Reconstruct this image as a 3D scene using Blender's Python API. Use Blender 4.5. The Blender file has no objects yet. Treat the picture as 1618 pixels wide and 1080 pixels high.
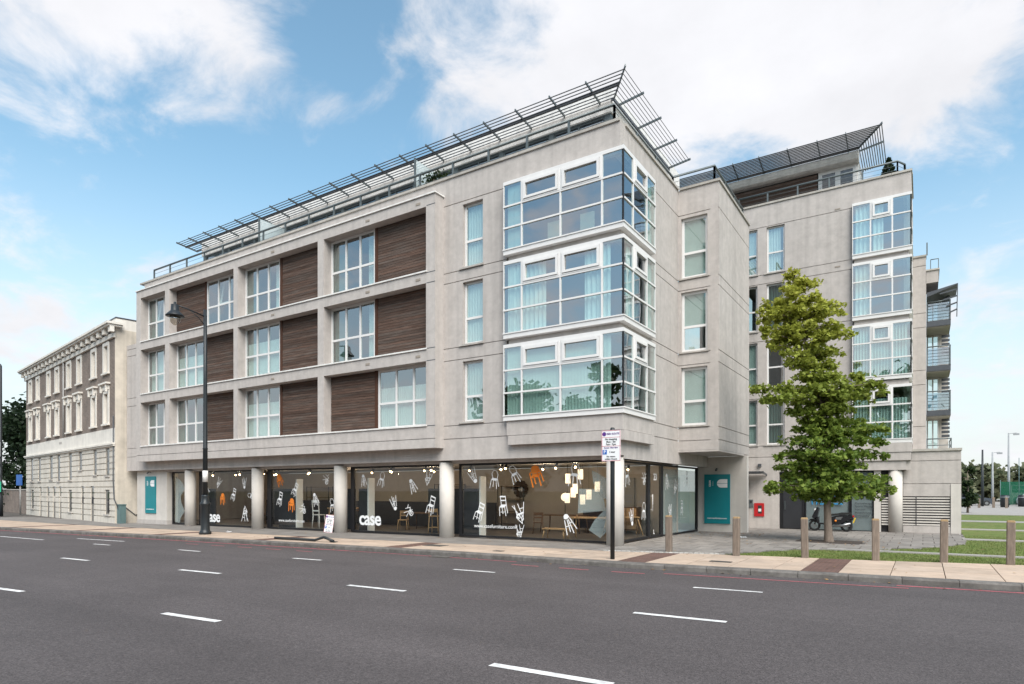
import bpy, bmesh, math, random
from mathutils import Vector, Matrix
import numpy as np
R = math.radians
random.seed(7); rng = np.random.default_rng(7)
scene = bpy.context.scene
COL = scene.collection

# ---------------------------------------------------------------- camera
cam_d = bpy.data.cameras.new('camera'); cam = bpy.data.objects.new('camera', cam_d); COL.objects.link(cam)
cam.location = (7.632, -17.647, 1.70)
cam.rotation_euler = (R(90), 0, R(33.12))
cam_d.sensor_width = 36.0; cam_d.lens = 36.0 * 997 / 1618
cam_d.shift_y = (774 - 540) / 1618
cam_d.clip_start = 0.1; cam_d.clip_end = 3000
scene.camera = cam

# ---------------------------------------------------------------- sky and sun
SUN_AZ = math.atan2(0.72, -0.69)          # direction to the sun in the ground plane: x=sin, y=cos
SUN_EL = R(48)
world = bpy.data.worlds.new('World'); scene.world = world; world.use_nodes = True
wt = world.node_tree; wn = wt.nodes; wl = wt.links
for n in list(wn): wn.remove(n)
def wnode(t, **kw):
    n = wn.new(t)
    for k, v in kw.items(): setattr(n, k, v)
    return n
def setin(n, **kw):
    for k, v in kw.items(): n.inputs[k.replace('_', ' ')].default_value = v
out = wnode('ShaderNodeOutputWorld'); bg = wnode('ShaderNodeBackground')
wl.new(bg.outputs[0], out.inputs[0])
sky = wnode('ShaderNodeTexSky', sky_type='NISHITA', sun_disc=False, sun_elevation=SUN_EL, sun_rotation=SUN_AZ)
sky.air_density = 1.0; sky.dust_density = 0.6; sky.ozone_density = 1.0
tc = wnode('ShaderNodeTexCoord')
sep = wnode('ShaderNodeSeparateXYZ'); wl.new(tc.outputs['Generated'], sep.inputs[0])
def math_n(op, a, b=None, clamp=False):
    n = wnode('ShaderNodeMath', operation=op); n.use_clamp = clamp
    for i, v in enumerate((a, b)):
        if v is None: continue
        if isinstance(v, (int, float)): n.inputs[i].default_value = v
        else: wl.new(v, n.inputs[i])
    return n.outputs[0]
# cloud layer: directions projected on a flat deck so that clouds flatten towards the horizon
zc = math_n('MAXIMUM', sep.outputs[2], 0.0)
den = math_n('ADD', zc, 0.30)
comb = wnode('ShaderNodeCombineXYZ')
wl.new(math_n('DIVIDE', sep.outputs[0], den), comb.inputs[0])
wl.new(math_n('DIVIDE', sep.outputs[1], den), comb.inputs[1])
comb.inputs[2].default_value = 0.0
def wnoise(scale, detail, rough, off=(0, 0, 0), dist=0.0):
    m = wnode('ShaderNodeMapping'); m.inputs['Location'].default_value = off
    wl.new(comb.outputs[0], m.inputs[0])
    n = wnode('ShaderNodeTexNoise'); n.inputs['Scale'].default_value = scale; n.inputs['Detail'].default_value = detail
    n.inputs['Roughness'].default_value = rough; n.inputs['Distortion'].default_value = dist
    wl.new(m.outputs[0], n.inputs['Vector']); return n.outputs[0]
SKY_OFF = (3.1, 1.7, 0.0)
big = wnoise(1.15, 3.0, 0.5, SKY_OFF)
mid = wnoise(5.2, 10.0, 0.60, (1.3, 5.2, 0), 0.35)
# a broad bank of cumulus stands over the roofs, a second one at upper left; open sky between
def bank(d, width):
    v = wnode('ShaderNodeVectorMath', operation='DISTANCE'); wl.new(comb.outputs[0], v.inputs[0]); v.inputs[1].default_value = d
    return math_n('MULTIPLY', math_n('SUBTRACT', 1.0, math_n('DIVIDE', v.outputs['Value'], width), clamp=True), 1.0)
raw = math_n('ADD', math_n('MULTIPLY', big, 0.50), math_n('MULTIPLY', mid, 0.74))
CLOUD = 0.53; SKY_TINT = (0.120, 0.140, 0.122, 1); HAZE_COL = (0.44, 0.452, 0.466, 1); SKY_STRENGTH = 1.0
SUN_STRENGTH = 2.7; EXPOSURE = 0.95
BANK_LIST = [((-0.42, 0.83, 0), 0.34, 0.20), ((-0.20, 0.98, 0), 0.34, 0.22), ((-0.06, 1.12, 0), 0.24, 0.16), ((-0.96, 0.41, 0), 0.36, 0.28), ((-0.83, 0.50, 0), 0.14, 0.10), ((-1.87, 0.62, 0), 0.16, 0.14),
             ((-1.10, 0.74, 0), 0.42, -0.20), ((0.10, 1.50, 0), 0.40, -0.12), ((-0.70, 0.64, 0), 0.16, -0.16)]
for d, w_, s_ in BANK_LIST:
    raw = math_n('ADD', raw, math_n('MULTIPLY', bank(d, w_), s_))
ramp = wnode('ShaderNodeMapRange'); ramp.interpolation_type = 'SMOOTHSTEP'
ramp.inputs['From Min'].default_value = 0.56; ramp.inputs['From Max'].default_value = 0.80
wl.new(raw, ramp.inputs['Value'])
cloud = ramp.outputs[0]
# cloud brightness: soft grey folds
folds = wnode('ShaderNodeMapRange'); folds.inputs['From Min'].default_value = 0.35; folds.inputs['From Max'].default_value = 0.65
folds.inputs['To Min'].default_value = 0.86; folds.inputs['To Max'].default_value = 1.0
wl.new(wnoise(2.2, 6, 0.6, (7.7, 2.2, 0)), folds.inputs['Value'])
ccol = wnode('ShaderNodeMixRGB', blend_type='MULTIPLY'); ccol.inputs[0].default_value = 1.0
ccol.inputs[1].default_value = (CLOUD * 0.985, CLOUD * 0.99, CLOUD * 1.03, 1)
wl.new(folds.outputs[0], ccol.inputs[2])
# blue air
tint = wnode('ShaderNodeMixRGB', blend_type='MULTIPLY'); tint.inputs[0].default_value = 1.0
wl.new(sky.outputs[0], tint.inputs[1]); tint.inputs[2].default_value = SKY_TINT
# milky haze towards the horizon
hz = wnode('ShaderNodeMapRange'); hz.interpolation_type = 'SMOOTHSTEP'
hz.inputs['From Min'].default_value = 0.0; hz.inputs['From Max'].default_value = 0.46
hz.inputs['To Min'].default_value = 0.92; hz.inputs['To Max'].default_value = 0.0
wl.new(sep.outputs[2], hz.inputs['Value'])
mx1 = wnode('ShaderNodeMixRGB'); wl.new(hz.outputs[0], mx1.inputs[0]); wl.new(tint.outputs[0], mx1.inputs[1])
mx1.inputs[2].default_value = HAZE_COL
mx2 = wnode('ShaderNodeMixRGB'); wl.new(cloud, mx2.inputs[0]); wl.new(mx1.outputs[0], mx2.inputs[1]); wl.new(ccol.outputs[0], mx2.inputs[2])
wl.new(mx2.outputs[0], bg.inputs['Color']); bg.inputs['Strength'].default_value = SKY_STRENGTH

sun_d = bpy.data.lights.new('sun', 'SUN'); sun = bpy.data.objects.new('sun', sun_d); COL.objects.link(sun)
sun_d.energy = SUN_STRENGTH; sun_d.angle = R(45); sun_d.color = (1.0, 0.945, 0.885)
to_sun = Vector((math.sin(SUN_AZ) * math.cos(SUN_EL), math.cos(SUN_AZ) * math.cos(SUN_EL), math.sin(SUN_EL)))
sun.rotation_euler = to_sun.to_track_quat('Z', 'Y').to_euler(); sun.location = to_sun * 60
scene.view_settings.view_transform = 'Standard'; scene.view_settings.look = 'None'
scene.view_settings.exposure = EXPOSURE; scene.view_settings.gamma = 1.0; scene.view_settings.use_curve_mapping = False
scene.render.engine = 'CYCLES'
cy = scene.cycles
cy.max_bounces = 8; cy.diffuse_bounces = 3; cy.glossy_bounces = 4; cy.transmission_bounces = 6; cy.transparent_max_bounces = 16
cy.caustics_reflective = False; cy.caustics_refractive = False; cy.sample_clamp_indirect = 4.0
cy.use_denoising = True

# ---------------------------------------------------------------- materials
MATS = {}
def nmat(name):
    m = bpy.data.materials.new(name); m.use_nodes = True; MATS[name] = m
    nt = m.node_tree; b = nt.nodes['Principled BSDF']
    return m, nt, b
def add(nt, t, **kw):
    n = nt.nodes.new(t)
    for k, v in kw.items(): setattr(n, k, v)
    return n
def c4(c): return (c[0], c[1], c[2], 1.0)
def mat(name, col, rough=0.7, var=0.12, scale=3.0, detail=6.0, stretch=(1, 1, 1), bump=0.0, bscale=60.0, metal=0.0,
        rnd=0.0, spec=0.4, coords='Object', tint2=None, streak=0.0, huevar=0.0):
    """colour with mottling, optional random tone for each object, vertical rain streaks and fine relief"""
    m, nt, b = nmat(name); L = nt.links
    b.inputs['Roughness'].default_value = rough; b.inputs['Metallic'].default_value = metal
    b.inputs['Specular IOR Level'].default_value = spec
    t = add(nt, 'ShaderNodeTexCoord'); mp = add(nt, 'ShaderNodeMapping'); mp.inputs['Scale'].default_value = stretch
    L.new(t.outputs[coords], mp.inputs[0])
    if rnd > 0:                                                   # every piece gets its own cut of the grain
        oi0 = add(nt, 'ShaderNodeObjectInfo'); sc_ = add(nt, 'ShaderNodeMath', operation='MULTIPLY'); sc_.inputs[1].default_value = 61.0
        L.new(oi0.outputs['Random'], sc_.inputs[0]); L.new(sc_.outputs[0], mp.inputs['Location'])
    n1 = add(nt, 'ShaderNodeTexNoise'); n1.inputs['Scale'].default_value = scale; n1.inputs['Detail'].default_value = detail
    n1.inputs['Roughness'].default_value = 0.65; L.new(mp.outputs[0], n1.inputs['Vector'])
    mr = add(nt, 'ShaderNodeMapRange'); mr.inputs['From Min'].default_value = 0.3; mr.inputs['From Max'].default_value = 0.7
    mr.inputs['To Min'].default_value = 1 - var; mr.inputs['To Max'].default_value = 1 + var
    L.new(n1.outputs[0], mr.inputs['Value']); fac = mr.outputs[0]
    def mul(a, bb):
        x = add(nt, 'ShaderNodeMath', operation='MULTIPLY'); L.new(a, x.inputs[0])
        if isinstance(bb, float): x.inputs[1].default_value = bb
        else: L.new(bb, x.inputs[1])
        return x.outputs[0]
    if streak > 0:
        ms = add(nt, 'ShaderNodeMapping'); ms.inputs['Scale'].default_value = (2.3, 2.3, 0.10); L.new(t.outputs[coords], ms.inputs[0])
        n2 = add(nt, 'ShaderNodeTexNoise'); n2.inputs['Scale'].default_value = 1.6; n2.inputs['Detail'].default_value = 5; L.new(ms.outputs[0], n2.inputs['Vector'])
        m2 = add(nt, 'ShaderNodeMapRange'); m2.inputs['From Min'].default_value = 0.45; m2.inputs['From Max'].default_value = 0.75
        m2.inputs['To Min'].default_value = 1.0; m2.inputs['To Max'].default_value = 1 - streak
        L.new(n2.outputs[0], m2.inputs['Value']); fac = mul(fac, m2.outputs[0])
    if rnd > 0:
        oi = add(nt, 'ShaderNodeObjectInfo'); m3 = add(nt, 'ShaderNodeMapRange')
        m3.inputs['To Min'].default_value = 1 - rnd; m3.inputs['To Max'].default_value = 1 + rnd
        L.new(oi.outputs['Random'], m3.inputs['Value']); fac = mul(fac, m3.outputs[0])
    mx = add(nt, 'ShaderNodeMixRGB', blend_type='MULTIPLY'); mx.inputs[0].default_value = 1.0
    if tint2 is not None:
        mt = add(nt, 'ShaderNodeMixRGB'); mt.inputs[1].default_value = c4(col); mt.inputs[2].default_value = c4(tint2)
        n4 = add(nt, 'ShaderNodeTexNoise'); n4.inputs['Scale'].default_value = scale * 0.37; n4.inputs['Detail'].default_value = 4
        L.new(mp.outputs[0], n4.inputs['Vector'])
        m4 = add(nt, 'ShaderNodeMapRange'); m4.inputs['From Min'].default_value = 0.4; m4.inputs['From Max'].default_value = 0.65
        L.new(n4.outputs[0], m4.inputs['Value']); L.new(m4.outputs[0], mt.inputs[0]); L.new(mt.outputs[0], mx.inputs[1])
    else: mx.inputs[1].default_value = c4(col)
    L.new(fac, mx.inputs[2]); L.new(mx.outputs[0], b.inputs['Base Color'])
    if bump > 0:
        nb = add(nt, 'ShaderNodeTexNoise'); nb.inputs['Scale'].default_value = bscale; nb.inputs['Detail'].default_value = 5; L.new(mp.outputs[0], nb.inputs['Vector'])
        bp = add(nt, 'ShaderNodeBump'); bp.inputs['Strength'].default_value = bump; bp.inputs['Distance'].default_value = 0.02
        L.new(nb.outputs[0], bp.inputs['Height']); L.new(bp.outputs[0], b.inputs['Normal'])
    return m
def glass(name, tint, refl, rough=0.0, fres=0.8, wave=0.0):
    m = bpy.data.materials.new(name); m.use_nodes = True; nt = m.node_tree; L = nt.links; MATS[name] = m
    for n in list(nt.nodes): nt.nodes.remove(n)
    o = add(nt, 'ShaderNodeOutputMaterial'); tr = add(nt, 'ShaderNodeBsdfTransparent'); gl = add(nt, 'ShaderNodeBsdfGlossy')
    tr.inputs[0].default_value = c4(tint); gl.inputs['Roughness'].default_value = rough; gl.inputs['Color'].default_value = (0.95, 0.97, 1, 1)
    fr = add(nt, 'ShaderNodeLayerWeight'); fr.inputs['Blend'].default_value = 0.2
    ma = add(nt, 'ShaderNodeMath', operation='MULTIPLY_ADD'); ma.use_clamp = True; L.new(fr.outputs['Fresnel'], ma.inputs[0]); ma.inputs[1].default_value = fres; ma.inputs[2].default_value = refl
    ge = add(nt, 'ShaderNodeNewGeometry'); sb = add(nt, 'ShaderNodeMath', operation='SUBTRACT'); sb.inputs[0].default_value = 1.0; L.new(ge.outputs['Backfacing'], sb.inputs[1])
    mm = add(nt, 'ShaderNodeMath', operation='MULTIPLY'); L.new(ma.outputs[0], mm.inputs[0]); L.new(sb.outputs[0], mm.inputs[1])
    mx = add(nt, 'ShaderNodeMixShader'); L.new(mm.outputs[0], mx.inputs[0]); L.new(tr.outputs[0], mx.inputs[1]); L.new(gl.outputs[0], mx.inputs[2])
    if wave > 0:
        t = add(nt, 'ShaderNodeTexCoord'); nb = add(nt, 'ShaderNodeTexNoise'); nb.inputs['Scale'].default_value = 0.9; nb.inputs['Detail'].default_value = 1.0
        L.new(t.outputs['Object'], nb.inputs['Vector']); bp = add(nt, 'ShaderNodeBump'); bp.inputs['Strength'].default_value = wave; bp.inputs['Distance'].default_value = 0.05
        L.new(nb.outputs[0], bp.inputs['Height']); L.new(bp.outputs[0], gl.inputs['Normal'])
    L.new(mx.outputs[0], o.inputs[0]); return m
def emit(name, col, s):
    m, nt, b = nmat(name); b.inputs['Base Color'].default_value = c4(col); b.inputs['Emission Color'].default_value = c4(col); b.inputs['Emission Strength'].default_value = s; return m
def brickmat(name, c1, c2, mortar, bw, bh, off=0.5, msize=0.012, rough=0.85, axes=None, bump=0.3, var=0.15, rot=0.0):
    m, nt, b = nmat(name); L = nt.links; b.inputs['Roughness'].default_value = rough; b.inputs['Specular IOR Level'].default_value = 0.25
    t = add(nt, 'ShaderNodeTexCoord'); s = add(nt, 'ShaderNodeSeparateXYZ'); L.new(t.outputs['Object'], s.inputs[0])
    cb = add(nt, 'ShaderNodeCombineXYZ'); a = axes or (0, 2); L.new(s.outputs[a[0]], cb.inputs[0]); L.new(s.outputs[a[1]], cb.inputs[1])
    mp = add(nt, 'ShaderNodeMapping'); mp.inputs['Rotation'].default_value = (0, 0, rot); L.new(cb.outputs[0], mp.inputs[0])
    br = add(nt, 'ShaderNodeTexBrick'); br.offset = off; br.inputs['Color1'].default_value = c4(c1); br.inputs['Color2'].default_value = c4(c2); br.inputs['Mortar'].default_value = c4(mortar)
    br.inputs['Scale'].default_value = 1.0; br.inputs['Mortar Size'].default_value = msize; br.inputs['Brick Width'].default_value = bw; br.inputs['Row Height'].default_value = bh; br.inputs['Bias'].default_value = 0.0
    L.new(mp.outputs[0], br.inputs['Vector'])
    n = add(nt, 'ShaderNodeTexNoise'); n.inputs['Scale'].default_value = 1.4; n.inputs['Detail'].default_value = 7; L.new(t.outputs['Object'], n.inputs['Vector'])
    mr = add(nt, 'ShaderNodeMapRange'); mr.inputs['From Min'].default_value = 0.3; mr.inputs['From Max'].default_value = 0.7; mr.inputs['To Min'].default_value = 1 - var; mr.inputs['To Max'].default_value = 1 + var; L.new(n.outputs[0], mr.inputs['Value'])
    mx = add(nt, 'ShaderNodeMixRGB', blend_type='MULTIPLY'); mx.inputs[0].default_value = 1; L.new(br.outputs[0], mx.inputs[1]); L.new(mr.outputs[0], mx.inputs[2]); L.new(mx.outputs[0], b.inputs['Base Color'])
    bp = add(nt, 'ShaderNodeBump'); bp.inputs['Strength'].default_value = bump; bp.inputs['Distance'].default_value = 0.01; bp.invert = True; L.new(br.outputs['Fac'], bp.inputs['Height']); L.new(bp.outputs[0], b.inputs['Normal'])
    return m

CON = mat('render_concrete', (0.475, 0.436, 0.408), 0.9, 0.09, 5.0, 12, bump=0.35, bscale=45, streak=0.17, spec=0.2, tint2=(0.44, 0.404, 0.378))
CON2 = mat('concrete_band', (0.47, 0.432, 0.404), 0.9, 0.10, 4.0, 11, bump=0.25, bscale=45, streak=0.14, spec=0.2)
COLW = mat('column_paint', (0.57, 0.532, 0.49), 0.85, 0.08, 1.3, 7, bump=0.12, bscale=50, streak=0.10, spec=0.25)
COPE = mat('coping_stone', (0.40, 0.375, 0.34), 0.9, 0.16, 4, 7, bump=0.3, rnd=0.10, spec=0.2)
WHITE = mat('white_frame', (0.70, 0.685, 0.67), 0.4, 0.04, 4, spec=0.4)
SILL = mat('white_sill', (0.74, 0.72, 0.69), 0.6, 0.12, 6, streak=0.2)
SILL2 = mat('stone_sill', (0.42, 0.39, 0.36), 0.9, 0.2, 6, streak=0.25)
WOOD = mat('cedar_cladding', (0.100, 0.062, 0.047), 0.85, 0.40, 5, 8, stretch=(0.35, 1, 6), bump=0.3, bscale=30, rnd=0.24, spec=0.2, tint2=(0.108, 0.084, 0.071))
WOODD = mat('cedar_jamb', (0.075, 0.035, 0.022), 0.7, 0.25, 6, stretch=(6, 6, 0.5), spec=0.2)
DARK = mat('dark_room', (0.035, 0.034, 0.036), 0.9, 0.1)
ROOM = mat('room_plaster', (0.20, 0.19, 0.18), 0.9, 0.08)
METAL = mat('grey_green_metal', (0.115, 0.135, 0.14), 0.45, 0.12, 6, metal=0.3, spec=0.5)
LOUV = mat('dark_louvre_metal', (0.085, 0.09, 0.10), 0.45, 0.1, 6, metal=0.3)
BLACKF = mat('black_frame', (0.012, 0.012, 0.014), 0.45, 0.15, 6)
GL = glass('window_glass', (0.83, 0.91, 0.89), 0.32, wave=0.10)
GLB = glass('bay_glass', (0.82, 0.92, 0.90), 0.36, wave=0.10)
GLS = glass('shop_glass', (0.92, 0.94, 0.93), 0.035, fres=0.55)
GLR = glass('roof_glass', (0.55, 0.68, 0.75), 0.35)
FROST = glass('frosted_film', (0.55, 0.60, 0.62), 0.0)
CURT = mat('net_curtain', (0.86, 0.86, 0.85), 0.9, 0.06, 3)
CURTB = mat('cool_curtain', (0.68, 0.72, 0.71), 0.9, 0.08, 3)
BLIND = mat('vertical_blind', (0.72, 0.76, 0.73), 0.8, 0.08, 3)
DRAPE = mat('grey_green_drape', (0.16, 0.22, 0.20), 0.9, 0.12, 3)
def film(name, col, a):
    m = bpy.data.materials.new(name); m.use_nodes = True; nt = m.node_tree; MATS[name] = m
    for n in list(nt.nodes): nt.nodes.remove(n)
    o = add(nt, 'ShaderNodeOutputMaterial'); tr = add(nt, 'ShaderNodeBsdfTransparent'); d = add(nt, 'ShaderNodeBsdfDiffuse'); d.inputs[0].default_value = c4(col)
    mx = add(nt, 'ShaderNodeMixShader'); mx.inputs[0].default_value = a
    nt.links.new(tr.outputs[0], mx.inputs[1]); nt.links.new(d.outputs[0], mx.inputs[2]); nt.links.new(mx.outputs[0], o.inputs[0]); return m
FROST = film('frosted_film', (0.60, 0.66, 0.68), 0.30)
FROST2 = film('frosted_film_dense', (0.58, 0.62, 0.62), 0.36)
SCREEN = film('privacy_glass', (0.62, 0.72, 0.74), 0.5)

# ---------------------------------------------------------------- mesh helpers
ID = lambda a, d, z: (a, d, z)
class MB:
    def __init__(s, T=None): s.v = []; s.f = []; s.T = T or ID; s.sm = []
    def quad(s, pts, smooth=False):
        b = len(s.v); s.v += [s.T(*p) for p in pts]; s.f.append(tuple(range(b, b + len(pts)))); s.sm.append(smooth); return s
    def box(s, a0, a1, d0, d1, z0, z1):
        b = len(s.v)
        for z in (z0, z1):
            for d in (d0, d1):
                for a in (a0, a1): s.v.append(s.T(a, d, z))
        for q in ((0, 2, 3, 1), (4, 5, 7, 6), (0, 1, 5, 4), (2, 6, 7, 3), (0, 4, 6, 2), (1, 3, 7, 5)):
            s.f.append(tuple(b + i for i in q)); s.sm.append(False)
        return s
    def bar(s, p, q, w, h=None, up=(0, 0, 1)):
        h = h or w; p = Vector(p); q = Vector(q); t = (q - p).normalized(); u = Vector(up)
        if abs(t.dot(u)) > 0.97: u = Vector((1, 0, 0)) if abs(t.x) < 0.9 else Vector((0, 1, 0))
        x = t.cross(u).normalized() * w / 2; y = x.cross(t).normalized() * h / 2
        b = len(s.v)
        for c in (p, q):
            for o in (-x - y, x - y, x + y, -x + y): s.v.append(s.T(*(c + o)))
        for f in ((0, 1, 2, 3), (7, 6, 5, 4), (0, 4, 5, 1), (1, 5, 6, 2), (2, 6, 7, 3), (3, 7, 4, 0)):
            s.f.append(tuple(b + i for i in f)); s.sm.append(False)
        return s
    def tube(s, pts, rads, n=10, cap=True, smooth=True):
        pts = [Vector(p) for p in pts]
        if isinstance(rads, (int, float)): rads = [rads] * len(pts)
        b0 = len(s.v); ref = None
        for i, p in enumerate(pts):
            t = (pts[min(i + 1, len(pts) - 1)] - pts[max(i - 1, 0)])
            if t.length < 1e-9: t = Vector((0, 0, 1))
            t.normalize()
            if ref is None or abs(ref.dot(t)) > 0.95: ref = Vector((0, 0, 1)) if abs(t.z) < 0.9 else Vector((1, 0, 0))
            x = t.cross(ref).normalized(); y = t.cross(x).normalized(); ref = -x.cross(t) if False else ref
            for k in range(n):
                a = 2 * math.pi * k / n; s.v.append(s.T(*(p + (x * math.cos(a) + y * math.sin(a)) * rads[i])))
        for i in range(len(pts) - 1):
            for k in range(n):
                a = b0 + i * n + k; c = b0 + i * n + (k + 1) % n
                s.f.append((a, c, c + n, a + n)); s.sm.append(smooth)
        if cap:
            s.f.append(tuple(b0 + k for k in range(n))[::-1]); s.sm.append(False)
            e = b0 + (len(pts) - 1) * n; s.f.append(tuple(e + k for k in range(n))); s.sm.append(False)
        return s
    def lathe(s, c, prof, n=16):
        """profile of (radius, height) turned round the vertical through c"""
        return s.tube2(c, prof, n)
    def tube2(s, c, prof, n=16):
        b0 = len(s.v)
        for r, z in prof:
            for k in range(n):
                a = 2 * math.pi * k / n; s.v.append(s.T(c[0] + r * math.cos(a), c[1] + r * math.sin(a), c[2] + z))
        for i in range(len(prof) - 1):
            for k in range(n):
                a = b0 + i * n + k; d = b0 + i * n + (k + 1) % n
                s.f.append((a, d, d + n, a + n)); s.sm.append(True)
        s.f.append(tuple(b0 + k for k in range(n))[::-1]); s.sm.append(False)
        e = b0 + (len(prof) - 1) * n; s.f.append(tuple(e + k for k in range(n))); s.sm.append(False)
        return s
    def prism(s, poly, d0, d1):
        """polygon in (a, z) pushed through from d0 to d1"""
        b = len(s.v); n = len(poly)
        for d in (d0, d1):
            for a, z in poly: s.v.append(s.T(a, d, z))
        s.f.append(tuple(b + i for i in range(n))); s.f.append(tuple(b + n + i for i in range(n))[::-1]); s.sm += [False, False]
        for i in range(n):
            j = (i + 1) % n; s.f.append((b + i, b + n + i, b + n + j, b + j)); s.sm.append(False)
        return s
    def ball(s, c, r, n=10, sz=(1, 1, 1)):
        b0 = len(s.v); m = max(4, n // 2)
        for i in range(m + 1):
            th = math.pi * i / m
            for k in range(n):
                a = 2 * math.pi * k / n
                s.v.append(s.T(c[0] + r * sz[0] * math.sin(th) * math.cos(a), c[1] + r * sz[1] * math.sin(th) * math.sin(a), c[2] + r * sz[2] * math.cos(th)))
        for i in range(m):
            for k in range(n):
                a = b0 + i * n + k; d = b0 + i * n + (k + 1) % n
                s.f.append((a, a + n, d + n, d)); s.sm.append(True)
        return s
    def mesh(s, name, material=None, fix=True):
        me = bpy.data.meshes.new(name); me.from_pydata(s.v, [], s.f)
        me.polygons.foreach_set('use_smooth', s.sm)
        if fix:
            bm = bmesh.new(); bm.from_mesh(me); bmesh.ops.remove_doubles(bm, verts=bm.verts, dist=1e-5)
            bmesh.ops.recalc_face_normals(bm, faces=bm.faces); bm.to_mesh(me); bm.free()
        if material is not None: me.materials.append(material)
        return me
    def build(s, name, material, parent=None, fix=True, loc=None):
        o = bpy.data.objects.new(name, s.mesh(name, material, fix)); COL.objects.link(o)
        if parent is not None: o.parent = parent
        if loc is not None: o.location = loc
        return o
def put(name, me, parent=None, loc=(0, 0, 0), rot=(0, 0, 0), scale=(1, 1, 1)):
    o = bpy.data.objects.new(name, me); COL.objects.link(o); o.parent = parent
    o.location = loc; o.rotation_euler = rot; o.scale = scale; return o
def tag(o, label, cat, group=None):
    o['label'] = label; o['category'] = cat
    if group: o['group'] = group
    return o
def thing(name, label, cat, loc=(0, 0, 0), rz=0.0, group=None):
    o = bpy.data.objects.new(name, None); COL.objects.link(o); o.empty_display_size = 0.3
    o.location = loc; o.rotation_euler = (0, 0, rz); return tag(o, label, cat, group)
def struct(o): o['kind'] = 'structure'; return o
def stuff(o): o['kind'] = 'stuff'; return o
def copy_tree(o, parent=None):
    c = o.copy(); COL.objects.link(c); c.parent = parent
    for ch in list(o.children): copy_tree(ch, c)
    return c
def front(v0): return lambda a, d, z: (a, v0 + d, z)           # wall facing -y (the road); d goes inwards
def side(u0): return lambda a, d, z: (u0 - d, a, z)            # wall facing +x; d goes inwards
def gz(x, y): return 0.005 * min(0.0, max(-30, x + 2)) - 0.010 * min(12.0, max(0.0, y - 5))

def facade(T, a0, a1, z0, z1, thick, holes=(), grooves=(), gw=0.028, gd=0.03, vgrooves=()):
    """wall slab with real openings and recessed joints"""
    ac = {a0, a1}; zc = {z0, z1}
    for h in holes:
        ac |= {min(max(h[0], a0), a1), min(max(h[1], a0), a1)}; zc |= {min(max(h[2], z0), z1), min(max(h[3], z0), z1)}
    for g in grooves:
        if z0 < g < z1: zc |= {g - gw / 2, g + gw / 2}
    for g in vgrooves: ac |= {g - gw / 2, g + gw / 2}
    ac = sorted(ac); zc = sorted(zc)
    def off(i, j):
        if i < 0 or j < 0 or i >= len(ac) - 1 or j >= len(zc) - 1: return None
        a = (ac[i] + ac[i + 1]) / 2; z = (zc[j] + zc[j + 1]) / 2
        for h in holes:
            if h[0] < a < h[1] and h[2] < z < h[3]: return None
        for g in grooves:
            if abs(z - g) < gw / 2: return gd
        for g in vgrooves:
            if abs(a - g) < gw / 2: return gd
        return 0.0
    m = MB(T)
    for i in range(len(ac) - 1):
        for j in range(len(zc) - 1):
            d = off(i, j)
            if d is None: continue
            A0, A1, Z0, Z1 = ac[i], ac[i + 1], zc[j], zc[j + 1]
            m.quad([(A0, d, Z0), (A1, d, Z0), (A1, d, Z1), (A0, d, Z1)])
            m.quad([(A0, thick, Z0), (A0, thick, Z1), (A1, thick, Z1), (A1, thick, Z0)])
            for di, dj, e in ((-1, 0, ((A0, Z0), (A0, Z1))), (1, 0, ((A1, Z1), (A1, Z0))), (0, -1, ((A1, Z0), (A0, Z0))), (0, 1, ((A0, Z1), (A1, Z1)))):
                nd = off(i + di, j + dj)
                if nd is None: nd = thick
                if nd > d + 1e-6:
                    (p, q), (r, s_) = e
                    m.quad([(p, d, q), (r, d, s_), (r, nd, s_), (p, nd, q)])
    return m

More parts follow.
